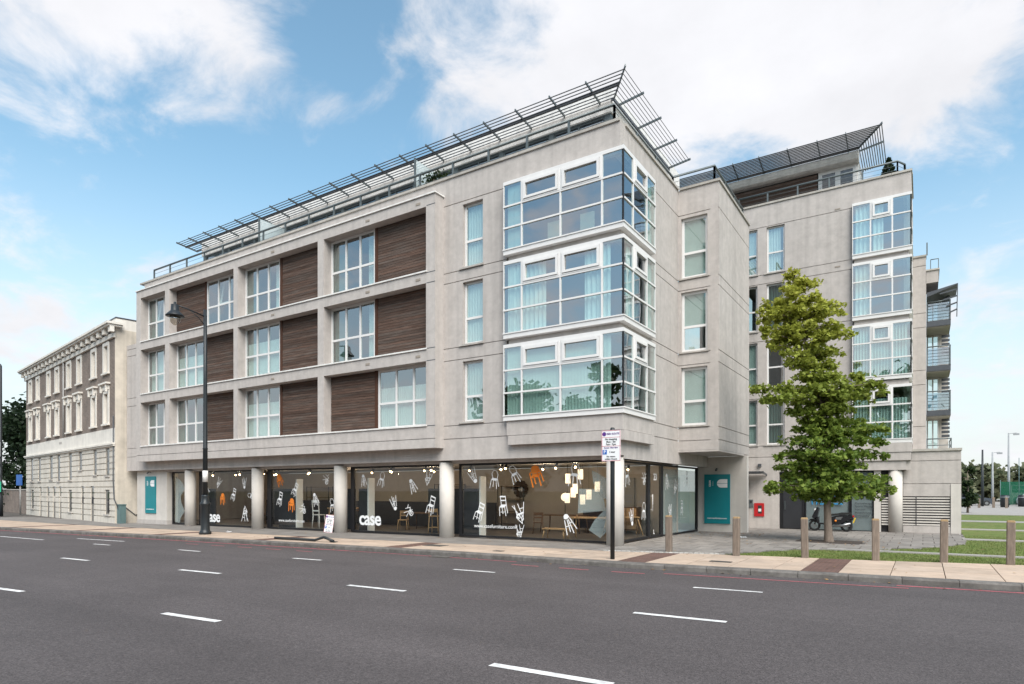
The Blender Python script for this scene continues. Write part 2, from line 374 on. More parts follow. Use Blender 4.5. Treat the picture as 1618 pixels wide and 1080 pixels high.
def window(parent, T, a0, a1, z0, z1, d, cols, rows, gmat, fr=0.06, mull=0.06, deep=0.07, fmat=None, openers=(), ofr=0.07, name='window', behind=None, proud=0.0):
    """frame with mullions and transoms (cols, rows: inner division positions), one pane for each light; returns the frame part"""
    m = MB(T); xs = [a0] + list(cols) + [a1]; zs = [z0] + list(rows) + [z1]
    m.box(a0, a0 + fr, d - proud, d + deep, z0, z1); m.box(a1 - fr, a1, d - proud, d + deep, z0, z1)
    m.box(a0 + fr, a1 - fr, d - proud, d + deep, z0, z0 + fr); m.box(a0 + fr, a1 - fr, d - proud, d + deep, z1 - fr, z1)
    for c in cols: m.box(c - mull / 2, c + mull / 2, d - proud + 0.002, d + deep - 0.002, z0 + fr, z1 - fr)
    for r in rows:
        for i in range(len(xs) - 1):
            m.box(xs[i] + (fr if i == 0 else mull / 2), xs[i + 1] - (fr if i == len(xs) - 2 else mull / 2), d - proud + 0.004, d + deep - 0.004, r - mull / 2, r + mull / 2)
    for (ci, ri) in openers:
        A0 = xs[ci] + (fr if ci == 0 else mull / 2); A1 = xs[ci + 1] - (fr if ci == len(xs) - 2 else mull / 2)
        Z0 = zs[ri] + (fr if ri == 0 else mull / 2); Z1 = zs[ri + 1] - (fr if ri == len(zs) - 2 else mull / 2)
        for o, w, dd in ((0.0, ofr * 0.45, 0.0), (ofr * 0.45 + 0.012, ofr * 0.6, -0.028)):
            B0, B1, Y0, Y1 = A0 + o, A1 - o, Z0 + o, Z1 - o
            e = d - proud + dd - 0.012
            m.box(B0, B1, e, d + 0.02, Y0, Y0 + w); m.box(B0, B1, e, d + 0.02, Y1 - w, Y1)
            m.box(B0, B0 + w, e, d + 0.02, Y0 + w, Y1 - w); m.box(B1 - w, B1, e, d + 0.02, Y0 + w, Y1 - w)
    f = m.build(name, fmat or WHITE, parent)
    for i in range(len(xs) - 1):
        for j in range(len(zs) - 1):
            g = MB(T).box(xs[i] + 0.012, xs[i + 1] - 0.012, d + 0.028, d + 0.040, zs[j] + 0.012, zs[j + 1] - 0.012)
            g.build('pane', gmat, f)
    return f
def pleats(T, a0, a1, z0, z1, d, amp=0.035, pitch=0.11, sway=0.0):
    m = MB(T); n = max(4, int((a1 - a0) / pitch * 6)); ph = random.random() * 6
    row0 = []
    for k in range(n + 1):
        t = k / n; a = a0 + (a1 - a0) * t
        row0.append((a, d + amp * math.sin(2 * math.pi * (a - a0) / pitch + ph + 0.7 * math.sin(a * 5))))
    for k in range(n):
        (p, q), (r, s_) = row0[k], row0[k + 1]
        m.quad([(p + sway * 0, q, z0), (r, s_, z0), (r, s_, z1), (p, q, z1)], True)
    return m
def blinds(T, a0, a1, z0, z1, d, pitch=0.11, ang=0.6):
    m = MB(T); a = a0
    while a < a1 - 0.02:
        w = pitch * 0.98
        m.quad([(a, d, z0), (a + w * math.cos(ang), d + w * math.sin(ang), z0), (a + w * math.cos(ang), d + w * math.sin(ang), z1), (a, d, z1)]); a += pitch
    return m

def text_mesh(txt, size, material, depth=0.003, bold=False, align='CENTER', space=1.0):
    cu = bpy.data.curves.new('lettering', 'FONT'); cu.body = txt; cu.size = size; cu.extrude = depth; cu.align_x = align; cu.align_y = 'CENTER'
    cu.space_character = space; cu.resolution_u = 3
    if bold: cu.offset = size * 0.022
    o = bpy.data.objects.new('lettering', cu); COL.objects.link(o)
    bpy.context.view_layer.update()
    me = bpy.data.meshes.new_from_object(o.evaluated_get(bpy.context.evaluated_depsgraph_get()))
    bpy.data.objects.remove(o); bpy.data.curves.remove(cu)
    me.materials.clear(); me.materials.append(material); return me
# ================================================================ main apartment building
B = thing('apartment_building', 'pale grey apartment block with timber panels and glazed corner bays above the furniture shop', 'building')
VF = -0.48; GLZ = 0.40
PIERS = [(-27.39, -26.96), (-24.56, -24.16), (-18.74, -18.42), (-13.0, -12.64), (-7.23, -6.81)]
FLO = [(4.03, 6.30), (6.77, 9.08), (9.53, 11.81)]              # clear openings of the three storeys
GRV = [11.86, 9.45, 9.08, 6.75, 6.31, 3.99, 3.52]
holes = [(PIERS[i][1], PIERS[i + 1][0], z0, z1) for i in range(4) for z0, z1 in FLO]
T = front(VF)
facade(T, -27.39, -6.81, 3.20, 12.20, 0.52, holes, [3.53]).build('projecting_frame', CON2, B)
MB(T).box(-27.43, -6.77, -0.05, 0.50, 12.203, 12.25).build('frame_capping', SILL, B)
# string courses return along the pier at the right end
for z in (9.45, 9.08, 6.75, 6.31, 3.99, 11.84):
    MB().box(-7.20, -6.80, VF - 0.004, VF - 0.001, z - 0.012, z + 0.012).build('joint', LOUV, B)
for zi, (z0, z1) in enumerate(FLO):
    MB(T).box(-26.94, -7.18, -0.045, GLZ, z0 - 0.055, z0 - 0.004).build('sill', SILL, B)
# small vents let into the beams
VENT = MB().box(-0.11, 0.11, -0.006, 0.01, -0.045, 0.045)
for k in (-0.065, 0.0, 0.065): VENT.box(k - 0.024, k + 0.024, -0.012, -0.0062, -0.03, 0.03)
vme = VENT.mesh('vent', mat('vent_grille', (0.30, 0.26, 0.22), 0.8, 0.2))
for u in (-15.9, -10.15, -7.6):
    for z in (11.98, 9.26, 6.50):
        put('vent', vme, B, (u, VF - 0.003, z))
# ---- timber panels made of single boards
def panel(u0, u1, z0, z1, T, d, lowgrey=True, nb=22):
    root = MB(T).box(u0 + 0.001, u1 - 0.001, d + 0.045, d + 0.07, z0, z1 - 0.01).build('timber_panel', DARK, B)
    hgt = (z1 - z0 - 0.02) / nb
    key = (round(u1 - u0, 3), round(hgt, 4))
    me = PLANKS.get(key)
    if me is None:
        m = MB(); w = u1 - u0 - 0.004
        m.prism([(0, 0), (w, 0), (w, hgt - 0.010), (0, hgt - 0.010)], 0.0, 0.03)
        me = PLANKS[key] = m.mesh('plank', WOOD)
    for k in range(nb):
        x, y, z = T(u0 + 0.002, d + 0.004 + random.uniform(0, 0.006), z0 + 0.01 + k * hgt)
        put('plank', me, root, (x, y, z))
    return root
PLANKS = {}
def jamb(u, z0, z1, T, d): MB(T).box(u - 0.07, u + 0.07, d - 0.02, d + 0.07, z0, z1 - 0.005).build('timber_jamb', WOODD, B)
def tri_window(u0, u1, z0, z1, curtain=None, tilt=None, dark=False):
    w = (u1 - u0); c1, c2 = u0 + w * 0.345, u0 + w * 0.665; zr = z0 + (z1 - z0) * 0.43
    f = window(B, T, u0, u1, z0, z1 - 0.004, GLZ - 0.02, [c1, c2], [zr], GL, fr=0.085, mull=0.085)
    # slim casement frames round the upper lights
    if curtain == 'left':
        pleats(T, u0 + 0.06, u0 + w * 0.30, z0 + 0.05, z1 - 0.05, GLZ + 0.13).build('curtain', DRAPE, f, fix=False)
        pleats(T, u0 + w * 0.8, u1 - 0.05, z0 + 0.05, z1 - 0.05, GLZ + 0.16).build('curtain', CURTB, f, fix=False)
    elif curtain == 'net':
        pleats(T, u0 + 0.06, u1 - 0.05, z0 + 0.05, zr + 0.6, GLZ + 0.11, 0.02).build('net_curtain', CURTB, f, fix=False)
        pleats(T, u0 + 0.06, u0 + w * 0.3, z0 + 0.05, z1 - 0.05, GLZ + 0.19).build('curtain', DRAPE, f, fix=False)
    elif curtain == 'blind':
        blinds(T, u0 + 0.08, u1 - 0.08, z0 + 0.06, z1 - 0.05, GLZ + 0.13).build('blind', CURTB, f, fix=False)
    if tilt is not None:                                          # one light tipped open
        A0, A1 = (c1 + 0.05, c2 - 0.05) if tilt == 1 else (c2 + 0.05, u1 - 0.1)
        t = MB(lambda a, d, z: T(a, GLZ - 0.04 + d + 0.22 * (z - zr) / (z1 - zr), z))
        for b in ((A0, A0 + 0.06, zr + 0.05, z1 - 0.12), (A1 - 0.06, A1, zr + 0.05, z1 - 0.12)): t.box(b[0], b[1], 0.06, 0.11, b[2], b[3])
        t.box(A0 + 0.06, A1 - 0.06, 0.06, 0.11, zr + 0.05, zr + 0.11); t.box(A0 + 0.06, A1 - 0.06, 0.06, 0.11, z1 - 0.18, z1 - 0.12)
        t.build('tilted_casement', WHITE, f)
    return f
for i, (z0, z1) in enumerate(FLO):
    tri_window(-26.95, -24.57, z0, z1, ['left', 'blind', 'left'][i], tilt=1 if i == 2 else None)
    d = GLZ - 0.03
    if i == 2:
        panel(-24.155, -21.62, z0, z1, T, d); jamb(-21.55, z0, z1, T, d); tri_window(-21.47, -18.75, z0, z1, None, tilt=1)
    else:
        tri_window(-24.15, -21.62, z0, z1, ['left', 'net'][i]); jamb(-21.55, z0, z1, T, d); panel(-21.48, -18.745, z0, z1, T, d)
    tri_window(-18.41, -15.88, z0, z1, ['net', 'net', 'left'][i]); jamb(-15.81, z0, z1, T, d); panel(-15.74, -13.005, z0, z1, T, d)
    if i == 0:
        panel(-12.63, -10.12, z0, z1, T, d); jamb(-10.05, z0, z1, T, d); tri_window(-9.97, -7.24, z0, z1, 'net')
    else:
        tri_window(-12.63, -10.12, z0, z1, 'left'); jamb(-10.05, z0, z1, T, d); panel(-9.98, -7.235, z0, z1, T, d)
# ---- flat wall to the road
NW = [(4.10, 6.22), (6.82, 9.00), (9.52, 11.74)]
bayhole = (-4.10, 0.01, 4.0, 11.93)
holes = [(-27.38, -6.82, 3.21, 12.19), (-29.5, -27.5, 9.70, 13), bayhole] + [(-5.95, -5.08, a, b) for a, b in NW]
T0 = front(0.0)
facade(T0, -29.40, 0.0, 2.76, 12.80, 0.30, holes, GRV, vgrooves=()).build('front_wall', CON, B)
for a, b in NW:
    f = window(B, T0, -5.945, -5.085, a, b - 0.003, 0.13, [], [a + (b - a) * 0.42], GL, fr=0.075, mull=0.08)
    if a < 5: pleats(T0, -5.9, -5.12, a + 0.03, b - 0.05, 0.24, 0.02).build('curtain', CURTB, f, fix=False)
    else: pleats(T0, -5.9, -5.12, a + 0.03, b - 0.05, 0.24, 0.015).build('curtain', CURT, f, fix=False)
    MB(T0).box(-6.08, -5.03, -0.06, 0.12, a - 0.065, a - 0.004).build('sill', SILL2, B)
# ---- side wall, stepped block and its windows
TS = side(0.0)
facade(TS, 0.301, 5.37, 2.66, 12.80, 0.30, [(0.0, 2.42, 4.0, 11.93)], GRV).build('side_wall', CON, B)
MB().box(-0.299, -0.001, 0.302, 9.19, 2.66, 2.755).build('side_lintel', CON, B)
MB().box(-0.298, -0.002, 5.372, 9.19, 2.757, 3.16).build('side_lintel', CON, B)
RW = [(4.08, 6.22), (6.80, 9.00), (9.52, 11.74)]
TR = front(5.37)
facade(TR, 0.001, 1.18, 3.17, 12.80, 0.30, [(0.10, 1.07, a, b) for a, b in RW], GRV).build('return_wall', CON, B)
for k, (a, b) in enumerate(RW):
    f = window(B, TR, 0.105, 1.065, a, b - 0.003, 0.10, [], [a + (b - a) * 0.42], GL, fr=0.09, mull=0.09)
    if k != 1: blinds(TR, 0.14, 1.02, a + 0.05, b - 0.05, 0.20, 0.9, 0.02).build('roller_blind', CURTB, f, fix=False)
    else: blinds(TR, 0.14, 1.02, a + 1.0, b - 0.05, 0.20, 0.9, 0.02).build('roller_blind', CURTB, f, fix=False)
    MB(TR).box(0.02, 1.13, -0.05, 0.09, a - 0.06, a - 0.004).build('sill', SILL2, B)
TB = side(1.48)
facade(TB, 5.37, 10.05, 3.17, 12.80, 0.30, [], GRV).build('block_side_wall', CON, B)
MB().box(0.0, 1.475, 5.375, 9.2, 3.10, 3.168).build('soffit', CON, B)
MB().box(-0.45, 1.58, 9.2, 9.5, -0.12, 3.097).build('sign_wall', COLW, B)
MB().box(0.2, 1.17, 9.9, 10.04, 3.17, 12.55).build('block_back_wall', CON, B)
MB().box(0.2, 0.68, 9.501, 13.45, -0.15, 3.097).build('flank_wall', COLW, B)
# ---- lower beam and left end
MB().box(-28.9, -25.85, 0.305, 0.9, 0.10, 2.755).build('end_wall', COLW, B)
MB().box(-28.92, -25.84, 0.285, 0.9, -0.3, 0.10).build('plinth', CON2, B)
MB().box(-27.3, -0.31, 0.301, 0.70, 2.66, 2.76).build('soffit', CON2, B)
# ---- columns
for (u, v) in ((-23.65, 0.33), (-18.10, 0.33), (-12.55, 0.33), (-6.93, 0.33), (-0.30, 0.31)):
    m = MB(); m.tube2((u, v, 0), [(0.27, gz(u, v) - 0.1), (0.27, 2.70)], 36); m.build('column', COLW, B)
# ---- glazed corner bays
def bay(parent, u0, u1, v0, v1, z0, z1, fcols, scols, fop, sop, fillF, fillS, base=False):
    """front face from u0 to the corner u1 at v0, side face from the corner to v1"""
    h = z1 - z0
    m = MB()
    zs0, zs1 = z0 + 0.185, z1 - 0.115
    # white sill box and head strip round both faces
    m.box(u0, u1, v0, 0.25 + v0, z0, z0 + 0.145); m.box(u1 - 0.25, u1, v0 + 0.25, v1, z0, z0 + 0.145)
    m.box(u0 - 0.01, u1 + 0.025, v0 - 0.025, 0.2 + v0, z0 + 0.146, z0 + 0.185); m.box(u1 - 0.2, u1 + 0.025, v0 + 0.2, v1, z0 + 0.146, z0 + 0.185)
    root = m.build('corner_bay', WHITE, parent)
    m = MB(); m.box(u0, u1, v0, 0.2 + v0, z1 - 0.115, z1); m.box(u1 - 0.2, u1, v0 + 0.2, v1, z1 - 0.115, z1); m.build('head_strip', WHITE, root)
    rows = [zs0 + (zs1 - zs0) * 0.33, zs0 + (zs1 - zs0) * 0.665]
    Tf = front(v0); Ts = side(u1)
    def face(T, a0, a1, cols, ops, first, last):
        m = MB(T); xs = [a0] + cols + [a1]; zs = [zs0] + rows + [zs1]; w = 0.055
        for c in cols: m.box(c - w / 2, c + w / 2, -0.004, 0.06, zs0, zs1)
        if first: m.box(a0, a0 + 0.03, 0.0, 0.06, zs0, zs1)
        if last: m.box(a1 - 0.03, a1, 0.0, 0.06, zs0, zs1)
        for r in rows:
            m.box(a0 - (0.005 if first else 0), a1 + 0.005, -0.012, 0.055, r - w / 2, r + w / 2)
        for (ci, ri) in ops:
            A0, A1, Z0, Z1 = xs[ci] + w / 2, xs[ci + 1] - w / 2, zs[ri] + w / 2, zs[ri + 1] - 0.005
            for o, ww, e in ((0, 0.045, -0.02), (0.055, 0.075, -0.045)):
                m.box(A0 + o, A1 - o, e, 0.03, Z0 + o, Z0 + o + ww); m.box(A0 + o, A1 - o, e, 0.03, Z1 - o - ww, Z1 - o)
                m.box(A0 + o, A0 + o + ww, e, 0.03, Z0 + o + ww, Z1 - o - ww); m.box(A1 - o - ww, A1 - o, e, 0.03, Z0 + o + ww, Z1 - o - ww)
        m.build('glazing_bars', WHITE, root)
        for i in range(len(xs) - 1):
            for j in range(3):
                MB(T).box(xs[i] + 0.02, xs[i + 1] - 0.02, 0.024, 0.036, zs[j] + 0.01, zs[j + 1] - 0.01).build('pane', GLB, root)
    face(Tf, u0, u1 - 0.05, fcols, fop, True, False); face(Ts, v0 + 0.05, v1, scols, sop, False, True)
    MB().box(u1 - 0.055, u1 - 0.01, v0 + 0.01, v0 + 0.055, zs0, zs1).build('corner_post', BLACKF, root)
    MB(Tf).box(u0 + 0.0, u0 + 0.03, -0.002, 0.03, zs0, zs1)
    # dark jamb where the bay meets the wall
    MB(Tf).box(u0 + 0.031, u0 + 0.075, 0.04, 0.3, zs0, zs1).build('dark_jamb', BLACKF, root)
    for k, (kind, a, b, zt) in enumerate(fillF):
        zb = zs0 + 0.02; zt = zs0 + (zs1 - zs0) * zt
        if kind == 'blind': blinds(Tf, a, b, zb, zt, 0.11).build('blind', BLIND, root, fix=False)
        elif kind == 'roller': blinds(Tf, a, b, zb, zt, 0.10, b - a - 0.03, 0.0).build('roller_blind', CURTB, root, fix=False)
        else: pleats(Tf, a, b, zb, zt, 0.14, 0.04, 0.16).build('curtain', CURT, root, fix=False)
    for k, (kind, a, b, zt) in enumerate(fillS):
        zb = zs0 + 0.02; zt = zs0 + (zs1 - zs0) * zt
        if kind == 'blind': blinds(Ts, a, b, zb, zt, 0.11).build('blind', BLIND, root, fix=False)
        elif kind == 'roller': blinds(Ts, a, b, zb, zt, 0.10, b - a - 0.03, 0.0).build('roller_blind', CURTB, root, fix=False)
        else: pleats(Ts, a, b, zb, zt, 0.14, 0.04, 0.16).build('curtain', CURT, root, fix=False)
    return root
BZ = [(4.0, 6.53), (6.73, 9.30), (9.51, 11.94)]
fills = [([('blind', -4.0, -0.35, 0.985)], [('blind', 0.35, 2.3, 0.98)]),
         ([('curtain', -3.9, -2.55, 0.98), ('curtain', -1.15, -0.3, 0.98), ('curtain', -4.0, -3.75, 0.98)], [('curtain', 0.3, 0.9, 0.98), ('curtain', 1.8, 2.35, 0.98)]),
         ([('roller', -3.98, -3.7, 0.98)], [('curtain', 1.9, 2.35, 0.98)])]
for (z0, z1), (fF, fS) in zip(BZ, fills):
    bay(B, -4.10, 0.20, -0.20, 2.45, z0, z1, [-3.38, -1.94, -0.51], [0.55, 1.69], [(1, 2), (2, 2)], [(1, 2)], fF, fS)
for z in (6.53, 9.30):                                            # concrete between the bays
    MB().box(-4.0, 0.02, -0.02, 0.28, z + 0.002, z + 0.205).box(-0.28, 0.02, 0.28, 2.40, z + 0.002, z + 0.205).build('bay_spandrel', CON2, B)
m = MB(); m.box(-4.0, 0.14, -0.14, -0.001, 3.52, 3.995).box(0.001, 0.14, -0.001, 2.42, 3.52, 3.995); m.build('bay_base', CON, B)
m = MB(); m.box(-3.92, 0.19, -0.19, -0.002, 3.20, 3.50).box(0.002, 0.19, -0.002, 2.36, 3.20, 3.50); m.build('bay_base', CON, B)
# things standing in the top bay
# ---- floors, back walls and room divisions (seen through the glass)
m = MB()
for z in (2.78, 6.36, 9.12, 12.25):
    m.box(-27.0, -0.35, 0.34 if z > 3 else 0.75, 8.9, z, z + (0.36 if z < 12 else 0.3))
m.build('floor_slab', ROOM, B)
m = MB(); m.box(-27.3, -0.5, 4.6, 4.8, 3.15, 12.2); m.build('inner_wall', ROOM, B)
m = MB()
for u in (-24.36, -18.58, -12.82, -7.0, -4.6): m.box(u - 0.06, u + 0.06, 0.34, 4.59, 3.15, 12.2)
m.build('party_wall', ROOM, B)
MB().box(-27.4, -27.2, 0.31, 9, 0.0, 12.6).build('end_wall', CON, B)
MB().box(0.31, 1.17, 7.0, 7.1, 3.2, 12.5).build('inner_wall', ROOM, B)
MB().box(-27.3, -0.31, 0.31, 10.0, 12.552, 12.62).build('roof_deck', CON2, B)
MB().box(-0.309, 1.17, 5.68, 10.0, 12.552, 12.62).build('roof_deck', CON2, B)
# ---- coping stones along the parapet
cope = MB().box(0.004, 0.896, -0.05, 0.35, 0, 0.085).mesh('coping_stone', COPE)
u = -27.9
while u < -0.05:
    w = min(0.9, 0.05 - u); put('coping_stone', cope, B, (u, 0, 12.802), scale=(w / 0.9, 1, 1)); u += 0.9
v = 0.36
while v < 5.3:
    put('coping_stone', cope, B, (0.0, v, 12.802), (0, 0, R(90)), (min(0.9, 5.32 - v) / 0.9, 1, 1)); v += 0.9
u = 0.0
for u, w in ((0.06, 0.72), (0.78, 0.75)): put('coping_stone', cope, B, (u, 5.37, 12.802), scale=(w / 0.9, 1, 1))
v = 5.73
while v < 9.9:
    put('coping_stone', cope, B, (1.48, v, 12.802), (0, 0, R(90)), (min(0.9, 10.05 - v) / 0.9, 1, 1)); v += 0.9
# ---- roof railing
def railing(parent, pts, z0, hgt, step=1.6, wires=2, glassy=None):
    root = None
    m = MB(); m.tube([(p[0], p[1], z0 + hgt) for p in pts], 0.046, 8); root = m.build('handrail', METAL, parent)
    for (p, q) in zip(pts[:-1], pts[1:]):
        p = Vector((p[0], p[1], 0)); q = Vector((q[0], q[1], 0)); L = (q - p).length; n = max(1, round(L / step))
        w = MB()
        for k in range(1, wires + 1):
            zz = z0 + hgt * k / (wires + 1.0); w.tube([(p.x, p.y, zz), (q.x, q.y, zz)], 0.008, 5)
        w.build('wire', METAL, root)
        for k in range(n + 1):
            c = p.lerp(q, k / n); post = MB()
            post.box(c.x - 0.032, c.x + 0.032, c.y - 0.032, c.y + 0.032, z0 - 0.02, z0 + hgt - 0.03)
            post.bar((c.x, c.y, z0 + hgt * 0.55), (c.x, c.y + 0.001, z0 + hgt * 0.62), 0.075, 0.03)
            post.build('post', METAL, root)
    return root
railing(B, [(-27.0, 0.25), (-0.30, 0.25), (-0.30, 5.62), (1.25, 5.62), (1.25, 9.9)], 12.89, 0.62)
# ---- set-back top storey with its sun louvre
MB().box(-25.3, -1.16, 1.90, 9.0, 14.42, 15.26).build('penthouse_fascia', SILL, B)
PW = 1.98
facade(front(PW), -25.2, -1.20, 12.62, 14.42, 0.12, [(-25.0 + k * 2.16, -25.0 + k * 2.16 + 1.98, 12.68, 14.38) for k in range(11)]).build('penthouse_wall', METAL, B)
for k in range(11):
    a = -25.0 + k * 2.16
    window(B, front(PW), a + 0.003, a + 1.977, 12.683, 14.377, 0.03, [a + 0.98], [], GLR, fr=0.05, mull=0.05, fmat=METAL)
MB().box(-25.2, -1.4, 4.5, 4.6, 12.62, 14.41).build('inner_wall', ROOM, B)
facade(side(-1.20), 2.11, 8.9, 12.62, 14.42, 0.12, [(2.4, 4.4, 12.68, 14.38), (4.8, 6.8, 12.68, 14.38)]).build('penthouse_wall', METAL, B)
for a, b in ((2.4, 4.4), (4.8, 6.8)): window(B, side(-1.20), a + 0.003, b - 0.003, 12.683, 14.377, 0.03, [(a + b) / 2], [], GLR, fr=0.05, mull=0.05, fmat=METAL)
NBL = 8
CAN = MB().bar((-25.8, 1.30, 14.82), (-0.62, 1.30, 14.82), 0.05, 0.07).bar((-25.8, 1.93, 14.80), (-1.08, 1.93, 14.80), 0.04, 0.07).bar((-1.08, 1.95, 14.80), (-1.08, 7.5, 14.80), 0.04, 0.07).build('sun_louvre', LOUV, B)
for k in range(NBL):
    t = k / (NBL - 1); v = 0.84 + 1.0 * t; ue = -0.22 - 0.80 * t; z = 14.90 - 0.10 * t
    MB().tube([(-25.85, v, z), (ue, v, z)], 0.018, 6).build('blade', LOUV, CAN); MB().tube([(ue, v, z), (ue, 7.4, z)], 0.011, 5).build('blade', LOUV, CAN)
def fin(p, q): MB().bar((p[0], p[1], p[2] - 0.03), (q[0], q[1], q[2] - 0.03), 0.035, 0.075).build('fin', METAL, CAN)
u = -1.55
while u > -25.5: fin((u, 0.78, 14.95), (u, 1.96, 14.83)); u -= 1.36
for v in (2.33, 4.0, 5.7, 7.34): fin((-0.16, v, 14.95), (-1.1, v, 14.83))
fin((-0.14, 0.74, 14.97), (-1.06, 1.92, 14.83))
fin((-25.8, 0.78, 14.95), (-25.8, 1.96, 14.83))
for u in (-18.2, -8.6):
    MB().box(u - 0.01, u + 0.01, 0.5, 1.9, 12.9, 14.3).build('privacy_screen', SCREEN, B)
    MB().box(u - 0.03, u + 0.03, 0.44, 0.5, 12.62, 14.35).build('screen_post', METAL, B)
# ================================================================ shop front
GS = 0.60; SU = -0.45
TSF = front(GS); TSS = side(SU)
def shop_window(T, a0, a1, zb, zt, cols=(), name='shop_window', lf=0.10, rf=0.04):
    m = MB(T)
    m.box(a0, a0 + lf, -0.03, 0.06, zb, zt); m.box(a1 - rf, a1, -0.03, 0.06, zb, zt)
    m.box(a0 + lf, a1 - rf, -0.03, 0.06, zb, zb + 0.07); m.box(a0 + lf, a1 - rf, -0.03, 0.06, zt - 0.07, zt)
    f = m.build(name, BLACKF, B)
    xs = [a0 + lf] + list(cols) + [a1 - rf]
    for i in range(len(xs) - 1): MB(T).box(xs[i] + 0.003, xs[i + 1] - 0.003, 0.01, 0.022, zb + 0.06, zt - 0.06).build('pane', GLS, f)
    return f
ZT = 2.655
W1 = shop_window(TSF, -25.82, -23.9, gz(-25, 0) + 0.02, ZT)
W2 = shop_window(TSF, -23.30, -18.42, gz(-21, 0) + 0.02, ZT, [-20.6], lf=0.34)
W3 = shop_window(TSF, -17.75, -12.86, gz(-15, 0) + 0.02, ZT, [-15.2], lf=0.28)
W4 = shop_window(TSF, -12.22, -7.16, gz(-9, 0) + 0.02, ZT, [-9.6], lf=0.18)
W5 = shop_window(TSF, -6.56, -0.55, 0.02, ZT, [-4.1], lf=0.12)
W6 = shop_window(TSS, 0.70, 3.42, 0.02, ZT, [], lf=0.06, rf=0.03)
DR = shop_window(TSS, 3.43, 4.86, 0.02, ZT, [], 'shop_door', lf=0.17, rf=0.17)
MB(TSS).tube([(3.72, -0.07, 0.95), (3.72, -0.07, 1.55)], 0.014, 8).box(3.71, 3.73, -0.07, 0.0, 1.0, 1.02).box(3.71, 3.73, -0.07, 0.0, 1.48, 1.5).build('door_handle', WHITE, DR)
W7 = shop_window(TSS, 4.87, 9.195, -0.03, ZT, [], lf=0.05, rf=0.14)
# ---- lettering on the glass
DECW = mat('white_vinyl', (0.82, 0.82, 0.82), 0.6, 0.03)
DECO = mat('orange_vinyl', (0.80, 0.22, 0.02), 0.6, 0.05)
def on_glass(me, win, T, a, z, rot=0.0, s=1.0, name='lettering', d=-0.006):
    o = bpy.data.objects.new(name, me); COL.objects.link(o); o.parent = win
    p = T(a, d, z)
    o.location = p
    base = Matrix.Rotation(R(90), 4, 'X') if T is TSF else Matrix.Rotation(R(90), 4, 'Z') @ Matrix.Rotation(R(90), 4, 'X')
    o.rotation_euler = (base @ Matrix.Rotation(rot, 4, 'Z')).to_euler(); o.scale = (s, s, s); return o
CASE = text_mesh('case', 0.78, DECW, 0.002, True, space=0.92)
URL = text_mesh('www.casefurniture.com', 0.185, DECW, 0.002)
on_glass(CASE, W2, TSF, -22.12, 0.36); on_glass(CASE, W4, TSF, -11.13, 0.53)
on_glass(URL, W3, TSF, -16.05, 0.33); on_glass(URL, W5, TSF, -5.0, 0.42)
on_glass(text_mesh('23', 0.34, DECW, 0.002, True), DR, TSS, 4.14, 2.16)
on_glass(text_mesh('L', 0.22, DECW, 0.002, True), DR, TSS, 4.02, 0.20)
def ring_poly(m, cx, cz, r0, r1, a0=0, a1=360, n=18):
    for k in range(n):
        p = R(a0 + (a1 - a0) * k / n); q = R(a0 + (a1 - a0) * (k + 1) / n)
        m.prism([(cx + r0 * math.cos(p), cz + r0 * math.sin(p)), (cx + r1 * math.cos(p), cz + r1 * math.sin(p)), (cx + r1 * math.cos(q), cz + r1 * math.sin(q)), (cx + r0 * math.cos(q), cz + r0 * math.sin(q))], 0, 0.002)
